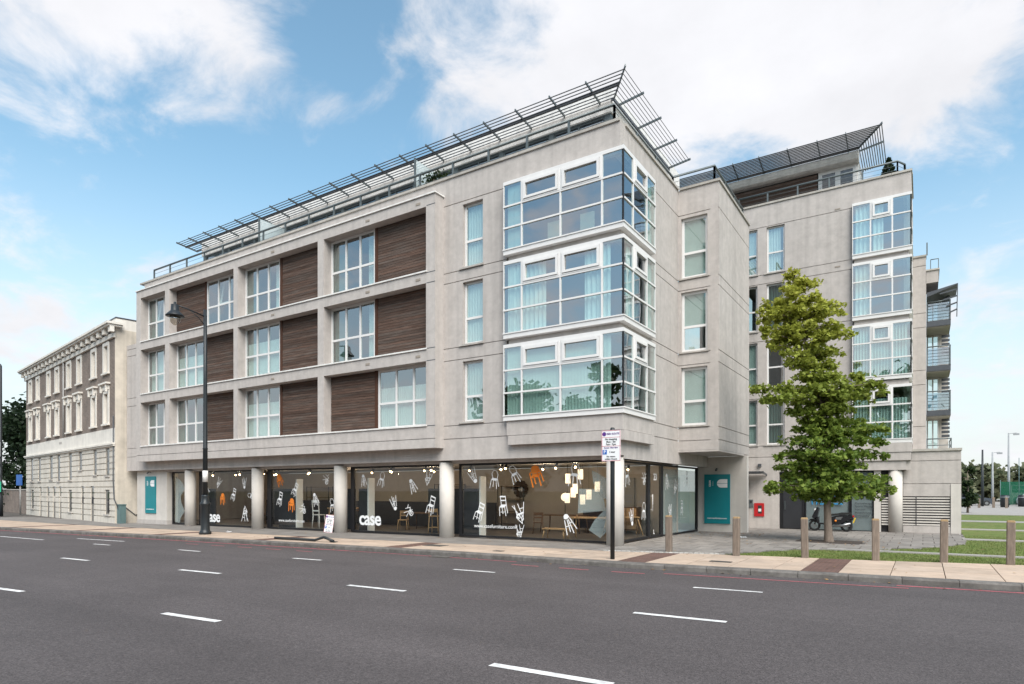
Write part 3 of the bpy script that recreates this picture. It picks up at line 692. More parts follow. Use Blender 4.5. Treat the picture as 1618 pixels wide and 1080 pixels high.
# ---- flat vinyl chairs drawn as line figures
FL = lambda a, d, z: (a, z, d)
def stroke(m, p, q, w):
    p = Vector(p); q = Vector(q); t = (q - p).normalized(); n = Vector((-t.y, t.x)) * w / 2
    m.prism([tuple(p + n), tuple(q + n), tuple(q - n), tuple(p - n)], 0, 0.003)
def chair_flat(kind, mt):
    m = MB(FL); w = 0.030
    S = lambda p, q, ww=w: stroke(m, p, q, ww)
    if kind == 0:                                                  # ladder-back side chair
        m.prism([(-0.19, 0.0), (0.10, -0.05), (0.20, 0.06), (-0.06, 0.11)], 0, 0.003)
        for p, q in (((-0.18, 0.0), (-0.23, -0.36)), ((0.09, -0.05), (0.08, -0.42)), ((0.19, 0.05), (0.19, -0.32)), ((-0.05, 0.02), (-0.05, -0.30))): S(p, q)
        S((-0.05, 0.10), (-0.04, 0.48)); S((0.19, 0.06), (0.22, 0.42)); S((-0.05, 0.45), (0.22, 0.40), 0.06); S((-0.045, 0.28), (0.21, 0.24), 0.05); S((-0.16, -0.2), (0.08, -0.24), 0.022)
    elif kind == 1:                                                # round-back frame chair
        m.prism([(-0.16, 0.02), (0.12, -0.03), (0.19, 0.07), (-0.08, 0.11)], 0, 0.003)
        for p, q in (((-0.15, 0.02), (-0.24, -0.36)), ((0.11, -0.02), (0.14, -0.40)), ((0.18, 0.06), (0.26, -0.30)), ((-0.03, 0.03), (-0.06, -0.30))): S(p, q)
        pts = [(-0.07, 0.10), (-0.12, 0.30), (-0.02, 0.45), (0.14, 0.42), (0.22, 0.25), (0.18, 0.08)]
        for p, q in zip(pts[:-1], pts[1:]): S(p, q, 0.028)
    elif kind == 2:                                                # shell stool
        pts = [(-0.11, 0.20), (-0.08, 0.30), (0.0, 0.34), (0.09, 0.30), (0.12, 0.19), (0.04, 0.15), (-0.05, 0.15)]
        m.prism(pts, 0, 0.003)
        for p, q in (((-0.10, 0.14), (-0.20, -0.40)), ((0.0, 0.12), (-0.03, -0.34)), ((0.05, 0.12), (0.09, -0.42)), ((0.12, 0.16), (0.26, -0.32))): S(p, q, 0.034)
        S((-0.15, -0.1), (0.08, -0.12), 0.03); S((0.02, -0.02), (0.19, -0.02), 0.03)
    elif kind == 3:                                                # folding steps chair
        S((-0.28, -0.42), (-0.05, 0.30)); S((0.02, -0.42), (-0.10, 0.26)); S((-0.22, -0.2), (-0.0, -0.2)); S((-0.17, -0.02), (0.18, 0.02), 0.07); S((0.02, 0.1), (0.30, -0.40)); S((0.16, 0.05), (0.20, -0.40))
        S((-0.05, 0.28), (0.10, 0.0)); S((0.0, 0.42), (-0.02, 0.12)); S((0.0, 0.40), (0.22, 0.10)); S((0.08, 0.18), (0.20, 0.05), 0.06)
    elif kind == 5:                                                # cross-framed chair seen from below
        S((-0.30, 0.05), (0.20, 0.02)); S((-0.22, 0.30), (0.22, -0.12)); S((0.02, 0.32), (0.26, 0.05)); S((0.0, -0.20), (0.22, 0.10))
        ring_poly(m, 0.02, -0.14, 0.10, 0.135); S((-0.1, -0.16), (0.12, -0.05)); S((0.1, 0.2), (0.3, 0.25))
    else:                                                          # solid armchair
        m.prism([(-0.22, 0.02), (0.12, -0.06), (0.24, 0.06), (-0.10, 0.12)], 0, 0.003)
        for p, q in (((-0.21, 0.18), (-0.24, -0.34)), ((0.11, 0.10), (0.10, -0.40)), ((0.23, 0.16), (0.26, -0.28)), ((-0.08, 0.05), (-0.09, -0.26))): S(p, q, 0.05)
        S((-0.22, 0.18), (-0.1, 0.22), 0.05); S((0.11, 0.12), (0.23, 0.22), 0.05)
        m.prism([(-0.10, 0.13), (0.22, 0.09), (0.23, 0.30), (0.12, 0.40), (-0.04, 0.40), (-0.11, 0.30)], 0, 0.003)
    return m.mesh('chair_decal', mt, fix=False)
CH = [chair_flat(k, DECW) for k in (0, 1, 2, 3)] + [chair_flat(4, DECO), chair_flat(5, DECW)]
def decals(win, T, items):
    for a, z, k, r, s in items: on_glass(CH[k], win, T, a, z, R(r), s * 0.86, 'chair_decal', -0.008)
decals(W2, TSF, DEC2 := [(-22.66, 1.80, 3, 20, 0.8), (-21.6, 2.04, 3, 150, 0.78), (-19.5, 2.01, 2, 178, 0.85), (-20.4, 1.46, 0, -12, 0.86), (-21.3, 1.25, 4, 5, 0.85), (-19.48, 0.58, 3, 0, 1.05), (-18.98, 1.4, 1, 80, 0.7)])
decals(W3, TSF, [(-16.87, 2.13, 4, 30, 0.86), (-15.82, 1.70, 0, -20, 0.85), (-16.87, 1.27, 0, -8, 0.9), (-16.05, 1.02, 4, 0, 0.9), (-15.25, 0.83, 5, 40, 0.85), (-14.45, 1.32, 2, 18, 0.9), (-13.37, 1.03, 1, 15, 0.8), (-13.75, 2.14, 5, 10, 0.85)])
decals(W4, TSF, [(-11.5, 2.11, 2, 6, 0.8), (-10.5, 2.10, 1, -10, 0.85), (-8.85, 1.88, 2, 24, 0.9), (-8.03, 2.16, 3, 165, 0.82), (-9.78, 1.16, 2, 196, 0.9), (-9.0, 0.85, 5, 60, 0.9), (-7.93, 1.10, 0, -10, 0.98), (-7.3, 1.74, 5, 90, 0.7)])
decals(W5, TSF, [(-5.91, 2.20, 2, 205, 0.9), (-5.02, 2.05, 1, 0, 0.9), (-4.17, 2.21, 1, 30, 0.9), (-3.31, 2.16, 4, 20, 1.08), (-1.86, 2.16, 1, 0, 1.05), (-5.68, 0.89, 0, -14, 0.95), (-4.65, 1.12, 0, 12, 0.95), (-3.93, 0.89, 3, 195, 1.0), (-3.95, 0.26, 3, 180, 0.72), (-2.08, 0.63, 2, 22, 1.05)])
decals(W6, TSS, [(1.55, 2.12, 1, 18, 0.9), (3.05, 2.08, 5, 0, 0.85), (1.98, 0.78, 2, 190, 0.9), (3.02, 0.95, 1, 0, 0.85)])
decals(W7, TSS, [(5.35, 2.05, 2, 10, 0.95), (6.35, 1.80, 3, 150, 0.85), (5.75, 0.85, 2, 185, 0.9), (7.1, 0.97, 0, 10, 0.8), (7.75, 2.15, 0, 5, 0.8)])
# ---- big frosted facets inside the glass
def facet(win, T, poly, mt=FROST): MB(T).prism(poly, 0.028, 0.032).build('frosted_facet', mt, win)
facet(W1, TSF, [(-25.6, 2.45), (-24.95, 2.1), (-24.7, 1.75), (-25.1, 1.4), (-25.05, 1.05), (-24.72, 0.6), (-25.1, 0.25), (-25.2, -0.02), (-25.62, 0.02)])
facet(W5, TSF, [(-1.25, 2.35), (-0.62, 2.0), (-0.62, 1.35), (-0.95, 1.5), (-1.2, 1.95)]); facet(W5, TSF, [(-0.62, 1.25), (-1.15, 0.75), (-1.35, 0.42), (-0.95, 0.18), (-0.62, 0.5)])
facet(W5, TSF, [(-1.7, 1.75), (-0.9, 1.72), (-0.75, 1.05), (-1.75, 0.95)])
facet(W7, TSS, [(4.95, 0.05), (8.95, 0.0), (8.95, 2.5), (4.95, 2.5)], FROST); facet(W7, TSS, [(4.95, 0.55), (7.0, 0.5), (7.0, 2.2), (4.95, 2.2)], FROST2)
# ---- shop room
SHW = mat('shop_wall_paint', (0.42, 0.37, 0.325), 0.9, 0.05); SHF = mat('shop_floor', (0.10, 0.085, 0.075), 0.35, 0.15, 2)
SHC = mat('shop_ceiling', (0.30, 0.28, 0.26), 0.9, 0.05); SHD = mat('charcoal_panel', (0.022, 0.023, 0.027), 0.7, 0.1)
MB().box(-27.2, -0.47, 0.66, 9.1, -0.06, -0.005).build('shop_floor', SHF, B)
MB().box(-27.2, -0.47, 6.6, 6.75, 0.0, 2.68).build('shop_back_wall', SHW, B)
MB().box(-26.9, -0.47, 0.68, 6.59, 2.69, 2.74).build('shop_ceiling', SHC, B)
m = MB()
for a, b, d in ((-12.2, -11.66, 1.0), (-9.0, -7.25, 1.7), (-6.6, -5.95, 0.9), (-17.6, -16.3, 1.1), (-14.1, -13.0, 1.5), (-23.2, -22.6, 1.0), (-19.9, -18.5, 2.2)): MB().box(a, b, d, d + 0.08, 0.0, 1.76).build('display_panel', SHD, B)
for a in (-5.93, -11.64, -16.2): MB().box(a, a + 0.06, 0.95, 1.3, 0.0, 2.2).build('pale_post', WHITE, B)
MB().box(-24.0, -8.0, 5.0, 5.1, 0.0, 1.15).build('dark_partition', SHD, B)
MB().box(-3.0, -2.2, 6.5, 6.58, 0, 2.2).build('pale_door', SHC, B)
# ---- lit spotlights and pendants
HOT = emit('lit_bulb', (1.0, 0.66, 0.34), 9.0)
TRK = MB().box(-0.04, 0.04, -0.04, 0.04, -0.05, 0.0).tube([(0, 0, -0.05), (0, -0.05, -0.19)], 0.05, 8); trk = TRK.mesh('spotlight_body', BLACKF)
blb = MB().ball((0, -0.075, -0.205), 0.042, 8).mesh('bulb', HOT)
k = 0
spots = [(-24.3, 2.0), (-22.4, 2.1), (-21.3, 1.6), (-20.7, 3.2), (-19.6, 2.5), (-19.2, 1.5), (-17.3, 2.6), (-16.1, 1.7), (-15.6, 3.4), (-14.6, 2.4), (-14.0, 1.6), (-13.4, 3.0), (-11.8, 2.6), (-11.0, 1.7), (-9.9, 3.2), (-9.4, 2.0), (-8.7, 1.6), (-7.7, 2.8), (-5.9, 2.4), (-5.1, 1.5), (-4.4, 3.0), (-3.4, 2.2), (-2.3, 1.6), (-1.7, 3.3), (-1.2, 2.4), (-1.9, 5.2)]
ORD = ['leftmost', 'second from left', 'third from left', 'fourth from left', 'fifth from left', 'sixth from left', 'seventh from left', 'rightmost']
cnt = {}
for (x, y) in sorted(spots):
    where = 'first' if x < -23.5 else 'second' if x < -18 else 'third' if x < -12.5 else 'fourth' if x < -7 else 'wide corner'
    cnt[where] = cnt.get(where, -1) + 1
    s_ = thing('ceiling_spotlight', f'small lit black ceiling spotlight, {ORD[cnt[where]]} in the {where} shop window', 'spotlight', (x, y, 2.69), 0, f'spotlights in the {where} shop window')
    put('spotlight_body', trk, s_); put('bulb', blb, s_)
    if k % 2 == 0:
        ld = bpy.data.lights.new('spot_glow', 'POINT'); ld.energy = 24 if x > -7 else 18; ld.color = (1.0, 0.78, 0.55); ld.shadow_soft_size = 0.06
        lo = bpy.data.objects.new('spot_glow', ld); COL.objects.link(lo); lo.parent = s_; lo.location = (0, -0.1, -0.30)
    k += 1
PEND = emit('lit_paper_shade', (1.0, 0.80, 0.58), 0.75)
pend_sh = MB().tube2((0, 0, 0), [(0.10, -0.19), (0.10, 0.19)], 14).mesh('lamp_shade', PEND)
names = ['highest of the pendant lamps, nearest the ceiling spots', 'upper left of the pendant lamps', 'one of the two overlapping pendant lamps, higher one', 'one of the two overlapping pendant lamps, lower one', 'lower left of the pendant lamps beside the round glow', 'lowest of the pendant lamps', 'pendant lamp just above the lowest one', 'rightmost of the pendant lamps, by the frosted film']
pp = [(-3.29, 2.30), (-3.98, 2.15), (-3.61, 1.75), (-3.68, 1.61), (-4.0, 1.39), (-3.26, 1.34), (-3.06, 1.53), (-2.70, 1.83)]
for (x, z), nm in zip(pp, names):
    y = 4.0 + random.uniform(-0.15, 0.15)
    p = thing('pendant_lamp', f'lit cylindrical paper lamp, {nm}', 'pendant lamp', (x, y, z), 0, 'paper pendant lamps in the corner window')
    put('lamp_shade', pend_sh, p); MB().tube([(0, 0, 0.19), (0, 0, 2.69 - z)], 0.006, 5).build('cable', BLACKF, p)
p = thing('globe_lamp', 'round glowing globe lamp left of the hanging paper lamps', 'lamp', (-4.35, 4.6, 0))
MB().ball((0, 0, 1.42), 0.17, 14).build('globe', PEND, p); MB().tube([(0, 0, 0), (0, 0, 1.27)], 0.015, 6).tube2((0, 0, 0), [(0.14, 0), (0.14, 0.02)], 14).build('stand', BLACKF, p)
OAK = mat('pale_oak', (0.42, 0.26, 0.13), 0.5, 0.2, 6, stretch=(1, 1, 4)); WAL = mat('walnut', (0.12, 0.065, 0.035), 0.45, 0.25, 6, stretch=(4, 1, 1))
def table(label, x, y, L, W, H, mt, rz=0, splay=0.06):
    t = thing('table', label, 'table', (x, y, 0), rz)
    MB().box(-L / 2, L / 2, -W / 2, W / 2, H - 0.04, H).build('table_top', mt, t)
    for sx in (-1, 1):
        for sy in (-1, 1):
            MB().tube([(sx * (L / 2 - 0.08), sy * (W / 2 - 0.08), H - 0.04), (sx * (L / 2 - 0.08 + splay), sy * (W / 2 - 0.08 + splay), 0)], [0.03, 0.018], 8).build('leg', mt, t)
    return t
def chair(label, x, y, rz, mt, seat=0.45, back=0.82, name='chair', cat='chair'):
    t = thing(name, label, cat, (x, y, 0), rz)
    MB().box(-0.2, 0.2, -0.2, 0.2, seat - 0.03, seat).build('seat', mt, t)
    for sx in (-1, 1):
        for sy in (-1, 1): MB().tube([(sx * 0.17, sy * 0.17, seat - 0.03), (sx * 0.21, sy * 0.21, 0)], [0.02, 0.014], 6).build('leg', mt, t)
    if back:
        MB().bar((-0.17, 0.18, seat), (-0.18, 0.24, back), 0.03).bar((0.17, 0.18, seat), (0.18, 0.24, back), 0.03).bar((-0.18, 0.235, back - 0.06), (0.18, 0.235, back - 0.06), 0.02, 0.12).bar((-0.18, 0.21, seat + 0.17), (0.18, 0.21, seat + 0.17), 0.02, 0.06).build('backrest', mt, t)
    if seat > 0.6: MB().bar((-0.2, -0.19, 0.25), (0.2, -0.19, 0.25), 0.025).bar((-0.2, 0.19, 0.25), (0.2, 0.19, 0.25), 0.025).build('stretcher', mt, t)
    return t
table('pale oak table with splayed legs at the right of the corner window', -2.25, 2.6, 1.5, 0.8, 0.74, OAK, 0.1)
table('low pale wooden bench table below the leaning stool decal', -3.2, 1.75, 0.9, 0.4, 0.36, OAK, 0.0)
table('long walnut table deep inside the corner window', -4.4, 4.6, 1.8, 0.8, 0.72, WAL, 0.0)
table('dark table behind the large shop name letters', -10.1, 2.9, 1.7, 0.8, 0.74, WAL, 0.1)
table('tall pale table behind the white and orange chairs in the third window', -14.4, 2.2, 1.5, 0.7, 0.9, OAK, 0)
table('small trestle table just inside the glazed shop door', -1.9, 4.6, 1.2, 0.6, 0.70, OAK, 0.6, splay=0.18)
chair('wooden bar stool with low back in the fourth shop window', -8.35, 1.35, R(200), OAK, 0.70, 0.98, 'bar_stool', 'stool')
chair('wooden stool with curved legs at the right of the third shop window', -14.0, 1.35, R(160), OAK, 0.62, 0, 'stool', 'stool')
chair('white chair standing at the middle of the third window', -15.3, 1.5, R(190), WHITE, 0.60, 1.25)
chair('dark wooden chair under the wall clock', -5.0, 3.6, R(30), WAL)
chair('pale wooden chair beside the low bench in the corner window', -2.9, 2.3, R(-60), OAK)
s_ = thing('sofa', 'dark upholstered sofa along the back of the corner window', 'sofa', (-3.2, 5.6, 0))
SOF = mat('dark_upholstery', (0.035, 0.028, 0.032), 0.9, 0.1)
MB().box(-1.0, 1.0, -0.4, 0.4, 0.18, 0.45).build('seat', SOF, s_); MB().box(-1.0, 1.0, 0.25, 0.42, 0.45, 0.85).build('backrest', SOF, s_)
for sx in (-1, 1): MB().box(sx * 1.0 - 0.08, sx * 1.0 + 0.08, -0.4, 0.42, 0.15, 0.62).build('armrest', SOF, s_)
for sx in (-0.9, 0.9):
    for sy in (-0.33, 0.33): MB().tube([(sx, sy, 0.18), (sx, sy, 0)], 0.02, 6).build('leg', OAK, s_)
s_ = thing('sideboard', 'warm brown wooden cabinet behind the pale oak table', 'cabinet', (-2.0, 5.4, 0))
MB().box(-0.45, 0.45, -0.22, 0.22, 0.15, 1.05).build('carcass', WAL, s_)
for sx in (-0.22, 0.22): MB().box(sx - 0.2, sx + 0.2, -0.24, -0.221, 0.2, 1.0).build('door', OAK, s_)
for sx in (-0.4, 0.4):
    for sy in (-0.17, 0.17): MB().tube([(sx, sy, 0.15), (sx, sy, 0)], 0.02, 6).build('leg', OAK, s_)
def shelf(label, x, y, w, n, h=1.9):
    s_ = thing('shelf_unit', label, 'shelves', (x, y, 0))
    for sx in (-1, 1):
        for sy in (-0.15, 0.15): MB().box(sx * w / 2 - 0.015, sx * w / 2 + 0.015, sy - 0.015, sy + 0.015, 0, h).build('upright', BLACKF, s_)
    for k in range(n):
        z = 0.15 + (h - 0.2) * k / (n - 1); MB().box(-w / 2, w / 2, -0.17, 0.17, z, z + 0.025).build('shelf', WAL, s_)
    return s_
shelf('open shelf rack left of the wall clock', -8.0, 6.2, 1.2, 4)
shelf('tall dark shelf rack behind the shop name in the fourth window', -11.2, 5.8, 1.6, 5, 2.0)
shelf('open shelves deep in the second shop window', -20.5, 5.9, 1.8, 4, 1.9)
cl = thing('wall_clock', 'large round wall clock with dark petal segments', 'clock', (-7.69, 6.59, 1.75))
CLK = mat('dark_petal', (0.05, 0.028, 0.02), 0.6, 0.1)
ring = MB(lambda a, d, z: (a, -0.04 - d, z))
for k in range(12):
    a = 2 * math.pi * k / 12; p = MB(lambda a_, d, z: (a_, -0.05 + d, z)); c, s2 = math.cos(a), math.sin(a)
    def rt(x, y): return (x * c - y * s2, x * s2 + y * c)
    p.prism([rt(0.13, -0.035), rt(0.36, -0.085), rt(0.40, -0.04), rt(0.40, 0.04), rt(0.36, 0.085), rt(0.13, 0.035)], 0, 0.03); p.build('petal', CLK, cl)
MB().tube([(0, -0.06, 0), (0, 0, 0)], 0.11, 20).build('dial', WHITE, cl)
# ---- teal signboards and their marks
TEAL = mat('teal_board', (0.008, 0.205, 0.235), 0.35, 0.05, 2, spec=0.3)
def signboard(label, x0, x1, y, z0, z1, url):
    s_ = thing('signboard', label, 'sign', ((x0 + x1) / 2, y, 0))
    w = x1 - x0; MB().box(-w / 2, w / 2, -0.05, -0.002, z0, z1).build('board', TEAL, s_)
    # half-round emblem with a slot
    cx, cz, hw, hh = w * 0.20, z1 - w * 0.36, w * 0.20, w * 0.165
    m = MB(lambda a, d, z: (a, -0.054 + d, z))
    poly = [(cx + hw, cz + hh), (cx - hw + hh, cz + hh)] + [(cx - hw + hh + hh * math.cos(R(a)), cz + hh * math.sin(R(a))) for a in range(100, 265, 12)] + [(cx - hw + hh, cz - hh), (cx + hw, cz - hh)]
    up = [p for p in poly if p[1] > cz + 0.006]; dn = [p for p in poly if p[1] < cz - 0.006]
    m.prism(up + [(cx - hw + 0.0, cz + 0.007), (cx + hw, cz + 0.007)], 0, 0.003); m.prism([(cx + hw, cz - 0.007), (cx - hw, cz - 0.007)] + dn, 0, 0.003)
    m.build('emblem', DECW, s_, fix=False)
    t = text_mesh('case', w * 0.15, DECW, 0.002, True)
    put('lettering', t, s_, (-w * 0.29, -0.055, cz), (R(90), R(-90), 0))
    t = text_mesh('furniture', w * 0.05, DECW, 0.002); put('lettering', t, s_, (-w * 0.16, -0.055, cz), (R(90), R(-90), 0))
    t = text_mesh('www.casefurniture.com', w * 0.078, DECW, 0.002, True); put('lettering', t, s_, (0, -0.055, z0 + w * 0.21), (R(90), 0, 0))
    # swan-neck lamp over the board
    MB().tube([(0, 0, z1 + 0.22), (0, -0.12, z1 + 0.24), (0, -0.22, z1 + 0.16)], [0.02, 0.02, 0.045], 8).build('sign_lamp', LOUV, s_)
    return s_
signboard('tall narrow teal shop board at the far left end of the shop front', -27.95, -26.90, 0.304, 0.45, 2.44, 0)
signboard('wide teal shop board on the white wall behind the wooden posts', -0.14, 0.92, 9.199, 0.30, 2.36, 1)

CRM = mat('cream_fabric', (0.62, 0.55, 0.45), 0.9, 0.06)
def flat_chair(label, x, y, z):
    t = thing('dining_chair', label, 'chair', (x, y, z), R(180))
    MB().box(-0.24, 0.24, -0.24, 0.24, 0.42, 0.50).build('seat', CRM, t); MB().box(-0.24, 0.24, 0.20, 0.26, 0.50, 1.05).build('backrest', CRM, t)
    for sx in (-0.2, 0.2):
        for sy in (-0.2, 0.2): MB().tube([(sx, sy, 0.42), (sx, sy, 0)], 0.02, 6).build('leg', WAL, t)
flat_chair('cream chair back behind the left half of the top corner bay', -2.55, 0.75, 9.49)
flat_chair('cream chair back behind the right half of the top corner bay', -1.35, 0.75, 9.49)
ht = thing('heart_ornament', 'small pale heart shaped ornament on the dark middle side window sill', 'ornament', (0.42, 5.62, 6.95))
pts = [(0.11 * math.sin(R(a)) ** 3, 0.0062 * (13 * math.cos(R(a)) - 5 * math.cos(R(2 * a)) - 2 * math.cos(R(3 * a)) - math.cos(R(4 * a)))) for a in range(0, 360, 15)]
MB().prism(pts, -0.02, 0.02).build('heart', CURT, ht); MB().tube([(0, 0, -0.10), (0, 0, -0.06)], 0.01, 6).build('stand', CURT, ht)
table('dark oak dining table deep in the third shop window', -15.8, 3.9, 1.8, 0.8, 0.74, WAL, 0.1)
chair('dark chair beside the table in the fourth shop window', -9.2, 2.4, R(100), WAL)
chair('pale chair at the left of the table in the fourth shop window', -10.9, 2.3, R(30), OAK)
table('dark low table in the second shop window', -20.8, 2.6, 1.6, 0.8, 0.5, WAL, 0.0)
chair('black chair behind the folding chair decal in the second window', -19.6, 1.9, R(20), BLACKF)
# ================================================================ rear wing behind the tree
W = thing('apartment_wing', 'five storey pale grey apartment wing behind the tree with corner bays and balconies', 'building', (0, 0, 0))
V2 = 13.5; TW = front(V2)
HD = [14.00, 11.34, 8.66, 5.98]; SL = [11.76, 9.10, 6.42, 3.76]
holes = [(5.04, 7.21, 3.70, 14.10)]
for h_, s_ in zip(HD, SL): holes += [(1.49, 2.28, s_ + 0.06, h_ - 0.05), (0.35, 1.09, s_ + 0.06, h_ - 0.05)]
holes += [(2.04, 7.25, -0.3, 2.55)]
gr2 = [z for z in HD] + [s_ for s_ in SL] + [3.24]
facade(TW, 0.2, 7.20, -0.3, 15.02, 0.30, holes, gr2).build('front_wall', CON, W)
k = 0
for h_, s_ in zip(HD, SL):
    for a, b in ((1.495, 2.275), (0.355, 1.085)):
        f = window(W, TW, a, b, s_ + 0.063, h_ - 0.053, 0.10, [], [s_ + 0.06 + (h_ - s_) * 0.42], GL, fr=0.07, mull=0.07)
        if k in (1, 5, 7): blinds(TW, a + 0.05, b - 0.03, s_ + 0.1, h_ - 0.1, 0.2, 0.1, 0.5).build('blind', CURTB, f, fix=False)
        elif k in (0,): pleats(TW, a + 0.02, b - 0.2, s_ + 0.1, h_ - 0.1, 0.22).build('curtain', CURT, f, fix=False)
        elif k in (2, 6): pleats(TW, a + 0.02, b - 0.02, s_ + 0.1, h_ - 0.1, 0.25).build('curtain', DRAPE, f, fix=False)
        MB(TW).box(a - 0.10, b + 0.05, -0.05, 0.09, s_ - 0.005, s_ + 0.058).build('sill', SILL2, W); k += 1
fw = [([('curtain', 5.1, 5.7, 0.98), ('curtain', 5.8, 6.2, 0.98)], []), ([('curtain', 5.1, 5.7, 0.98)], []), ([('blind', 5.1, 7.0, 0.98)], []), ([('blind', 5.1, 7.0, 0.8)], [])]
for (z0, z1), (fF, fS) in zip([(11.70, 14.10), (9.03, 11.50), (6.38, 8.82), (3.69, 6.14)], fw):
    bay(W, 5.04, 7.23, 13.30, 15.0, z0, z1, [5.73, 6.53], [13.95, 14.55], [(1, 2)], [], fF, fS)
for z in (11.50, 8.82, 6.14): MB().box(5.1, 7.12, 13.42, 13.75, z + 0.002, z + 0.2).box(6.9, 7.12, 13.75, 14.98, z + 0.002, z + 0.2).build('bay_spandrel', CON2, W)
m = MB(); m.box(2.6, 7.22, 13.30, 13.498, 3.30, 3.685).box(6.9, 7.22, 13.498, 15.0, 3.30, 3.685); m.build('bay_base', CON, W)
m = MB(); m.box(2.6, 7.20, 13.33, 13.497, 2.95, 3.285).box(6.9, 7.20, 13.497, 14.9, 2.95, 3.285); m.build('bay_base', CON, W)
m = MB(); m.box(4.2, 7.02, 13.40, 14.6, 2.55, 2.945); m.build('porch_beam', CON2, W)
facade(side(7.20), 13.80, 18.0, 2.9, 15.02, 0.30, [(13.5, 15.0, 3.70, 14.10)], gr2).build('side_wall', CON, W)
MB().tube2((6.63, 13.68, 0), [(0.26, -0.2), (0.26, 2.56)], 36).build('column', COLW, W)
# pier and balconies on the park side
facade(front(16.6), 7.21, 7.72, 3.3, 12.3, 0.4, [], [11.9, 9.75, 9.1, 7.15, 6.5, 4.6]).build('park_pier', CON, W)
MB().box(7.19, 7.74, 16.55, 17.05, 12.302, 12.38).build('coping_stone', COPE, W)
m = MB(); m.box(7.5, 7.73, 17.01, 20.5, 3.3, 11.2); m.build('park_wall', CON2, W)
for z in (9.2, 7.15, 5.1):
    bm_ = MB(); bm_.box(7.74, 8.66, 17.1, 19.4, z, z + 0.25); b_ = bm_.build('balcony', LOUV, W)
    MB().box(7.75, 8.63, 17.16, 19.3, z - 0.03, z - 0.002).build('soffit', CON2, b_)
    rl = MB(); pts = [(7.76, 17.12), (8.64, 17.12), (8.64, 19.35)]
    rl.tube([(p[0], p[1], z + 1.12) for p in pts], 0.03, 6)
    for p in ((7.76, 17.12), (8.64, 17.12), (8.64, 18.2), (8.64, 19.35)): rl.box(p[0] - 0.02, p[0] + 0.02, p[1] - 0.02, p[1] + 0.02, z + 0.2, z + 1.1)
    for q in range(1, 6): rl.tube([(7.76, 17.12, z + 0.25 + q * 0.14), (8.64, 17.12, z + 0.25 + q * 0.14)], 0.008, 4).tube([(8.64, 17.12, z + 0.25 + q * 0.14), (8.64, 19.35, z + 0.25 + q * 0.14)], 0.008, 4)
    rl.build('railing', METAL, b_)
    MB().box(7.8, 8.6, 17.15, 17.162, z + 0.28, z + 1.05).build('glass_screen', GLR, b_)
for z in (9.45, 7.40, 5.35, 3.45):
    f = window(W, front(19.0), 7.75, 8.25, z + 0.05, z + 1.75, 0.0, [8.0], [], GL, fr=0.06)
    MB().box(8.25, 8.62, 19.0, 19.15, z, z + 1.8).build('park_pier', COLW, W)
    lv = MB()
    for q in range(5): lv.box(8.34, 8.66, 18.5, 18.56, z + 0.75 + q * 0.19, z + 0.87 + q * 0.19)
    lv.build('balcony_louvre', LOUV, W)
rl = MB(); rl.tube([(7.74, 17.2, 4.05), (8.68, 17.2, 4.05), (8.68, 19.3, 4.05)], 0.03, 6).tube([(7.74, 17.2, 3.75), (8.68, 17.2, 3.75), (8.68, 19.3, 3.75)], 0.02, 6)
for p in ((7.76, 17.2), (8.68, 17.2), (8.68, 19.3)): rl.box(p[0] - 0.02, p[0] + 0.02, p[1] - 0.02, p[1] + 0.02, 3.4, 4.03)
rl.build('railing', METAL, W)
# wedge-shaped canopy at the top of the park side
cn = MB(); cn.prism([(7.75, 10.75), (8.92, 11.0), (8.92, 10.96), (7.75, 10.55)], 17.0, 19.2); c_ = cn.build('balcony_canopy', LOUV, W)
for q, zz in enumerate((10.75, 10.45, 10.15, 9.85)): MB().bar((8.25 + 0.12 * q, 17.05, zz - 0.12), (8.90, 17.05, zz), 0.05, 0.06).build('fin', LOUV, c_)
MB().bar((8.91, 17.03, 10.98), (8.88, 17.03, 9.5), 0.035).build('strut', LOUV, c_)
MB().box(7.73, 8.2, 17.05, 19.0, 11.2, 11.75).build('upper_parapet', CON, W)
MB().box(7.72, 8.24, 17.0, 19.05, 11.752, 11.82).build('coping_stone', COPE, W)
rl = MB(); rl.bar((7.76, 16.7, 12.38), (7.76, 16.7, 12.95), 0.05).tube([(7.9, 17.2, 12.3), (8.2, 17.2, 12.3)], 0.02, 6).bar((7.9, 17.2, 11.82), (7.9, 17.2, 12.3), 0.03).bar((8.2, 17.2, 11.82), (8.2, 17.2, 12.3), 0.03); rl.build('railing', METAL, W)
# low louvred block with the terrace on top
VL = 14.0
facade(front(VL), 6.90, 8.92, -0.3, 3.33, 0.3, [(6.88, 8.56, 0.19, 1.44)], [2.93, 1.97]).build('low_block_wall', CON, W)
MB().box(8.57, 8.90, VL - 0.03, VL - 0.001, -0.3, 1.96).build('low_pier', COLW, W)
MB().box(6.9, 8.95, VL - 0.06, VL + 0.4, 3.332, 3.43).build('coping_stone', COPE, W)
MB().box(8.60, 8.92, VL + 0.301, 22.0, -0.3, 3.33).build('low_block_side', CON, W)
MB().box(6.9, 8.92, VL + 0.31, 21.9, 3.2, 3.32).build('terrace_deck', CON2, W)
MB().box(6.9, 8.58, VL + 0.13, VL + 0.2, 0.19, 1.44).build('louvre_backing', DARK, W)
slat = MB().box(0, 1.66, 0, 0.10, 0, 0.015).quad([(0, 0.0, 0.015), (1.66, 0.0, 0.015), (1.66, 0.06, 0.085), (0, 0.06, 0.085)])
slat = MB(); slat.prism([(0, 0), (1.66, 0), (1.66, 0.060), (0, 0.060)], 0.0, 0.02); sme = slat.mesh('slat', COLW)
for q in range(11): put('slat', sme, W, (6.885, VL + 0.02, 0.215 + q * 0.112))
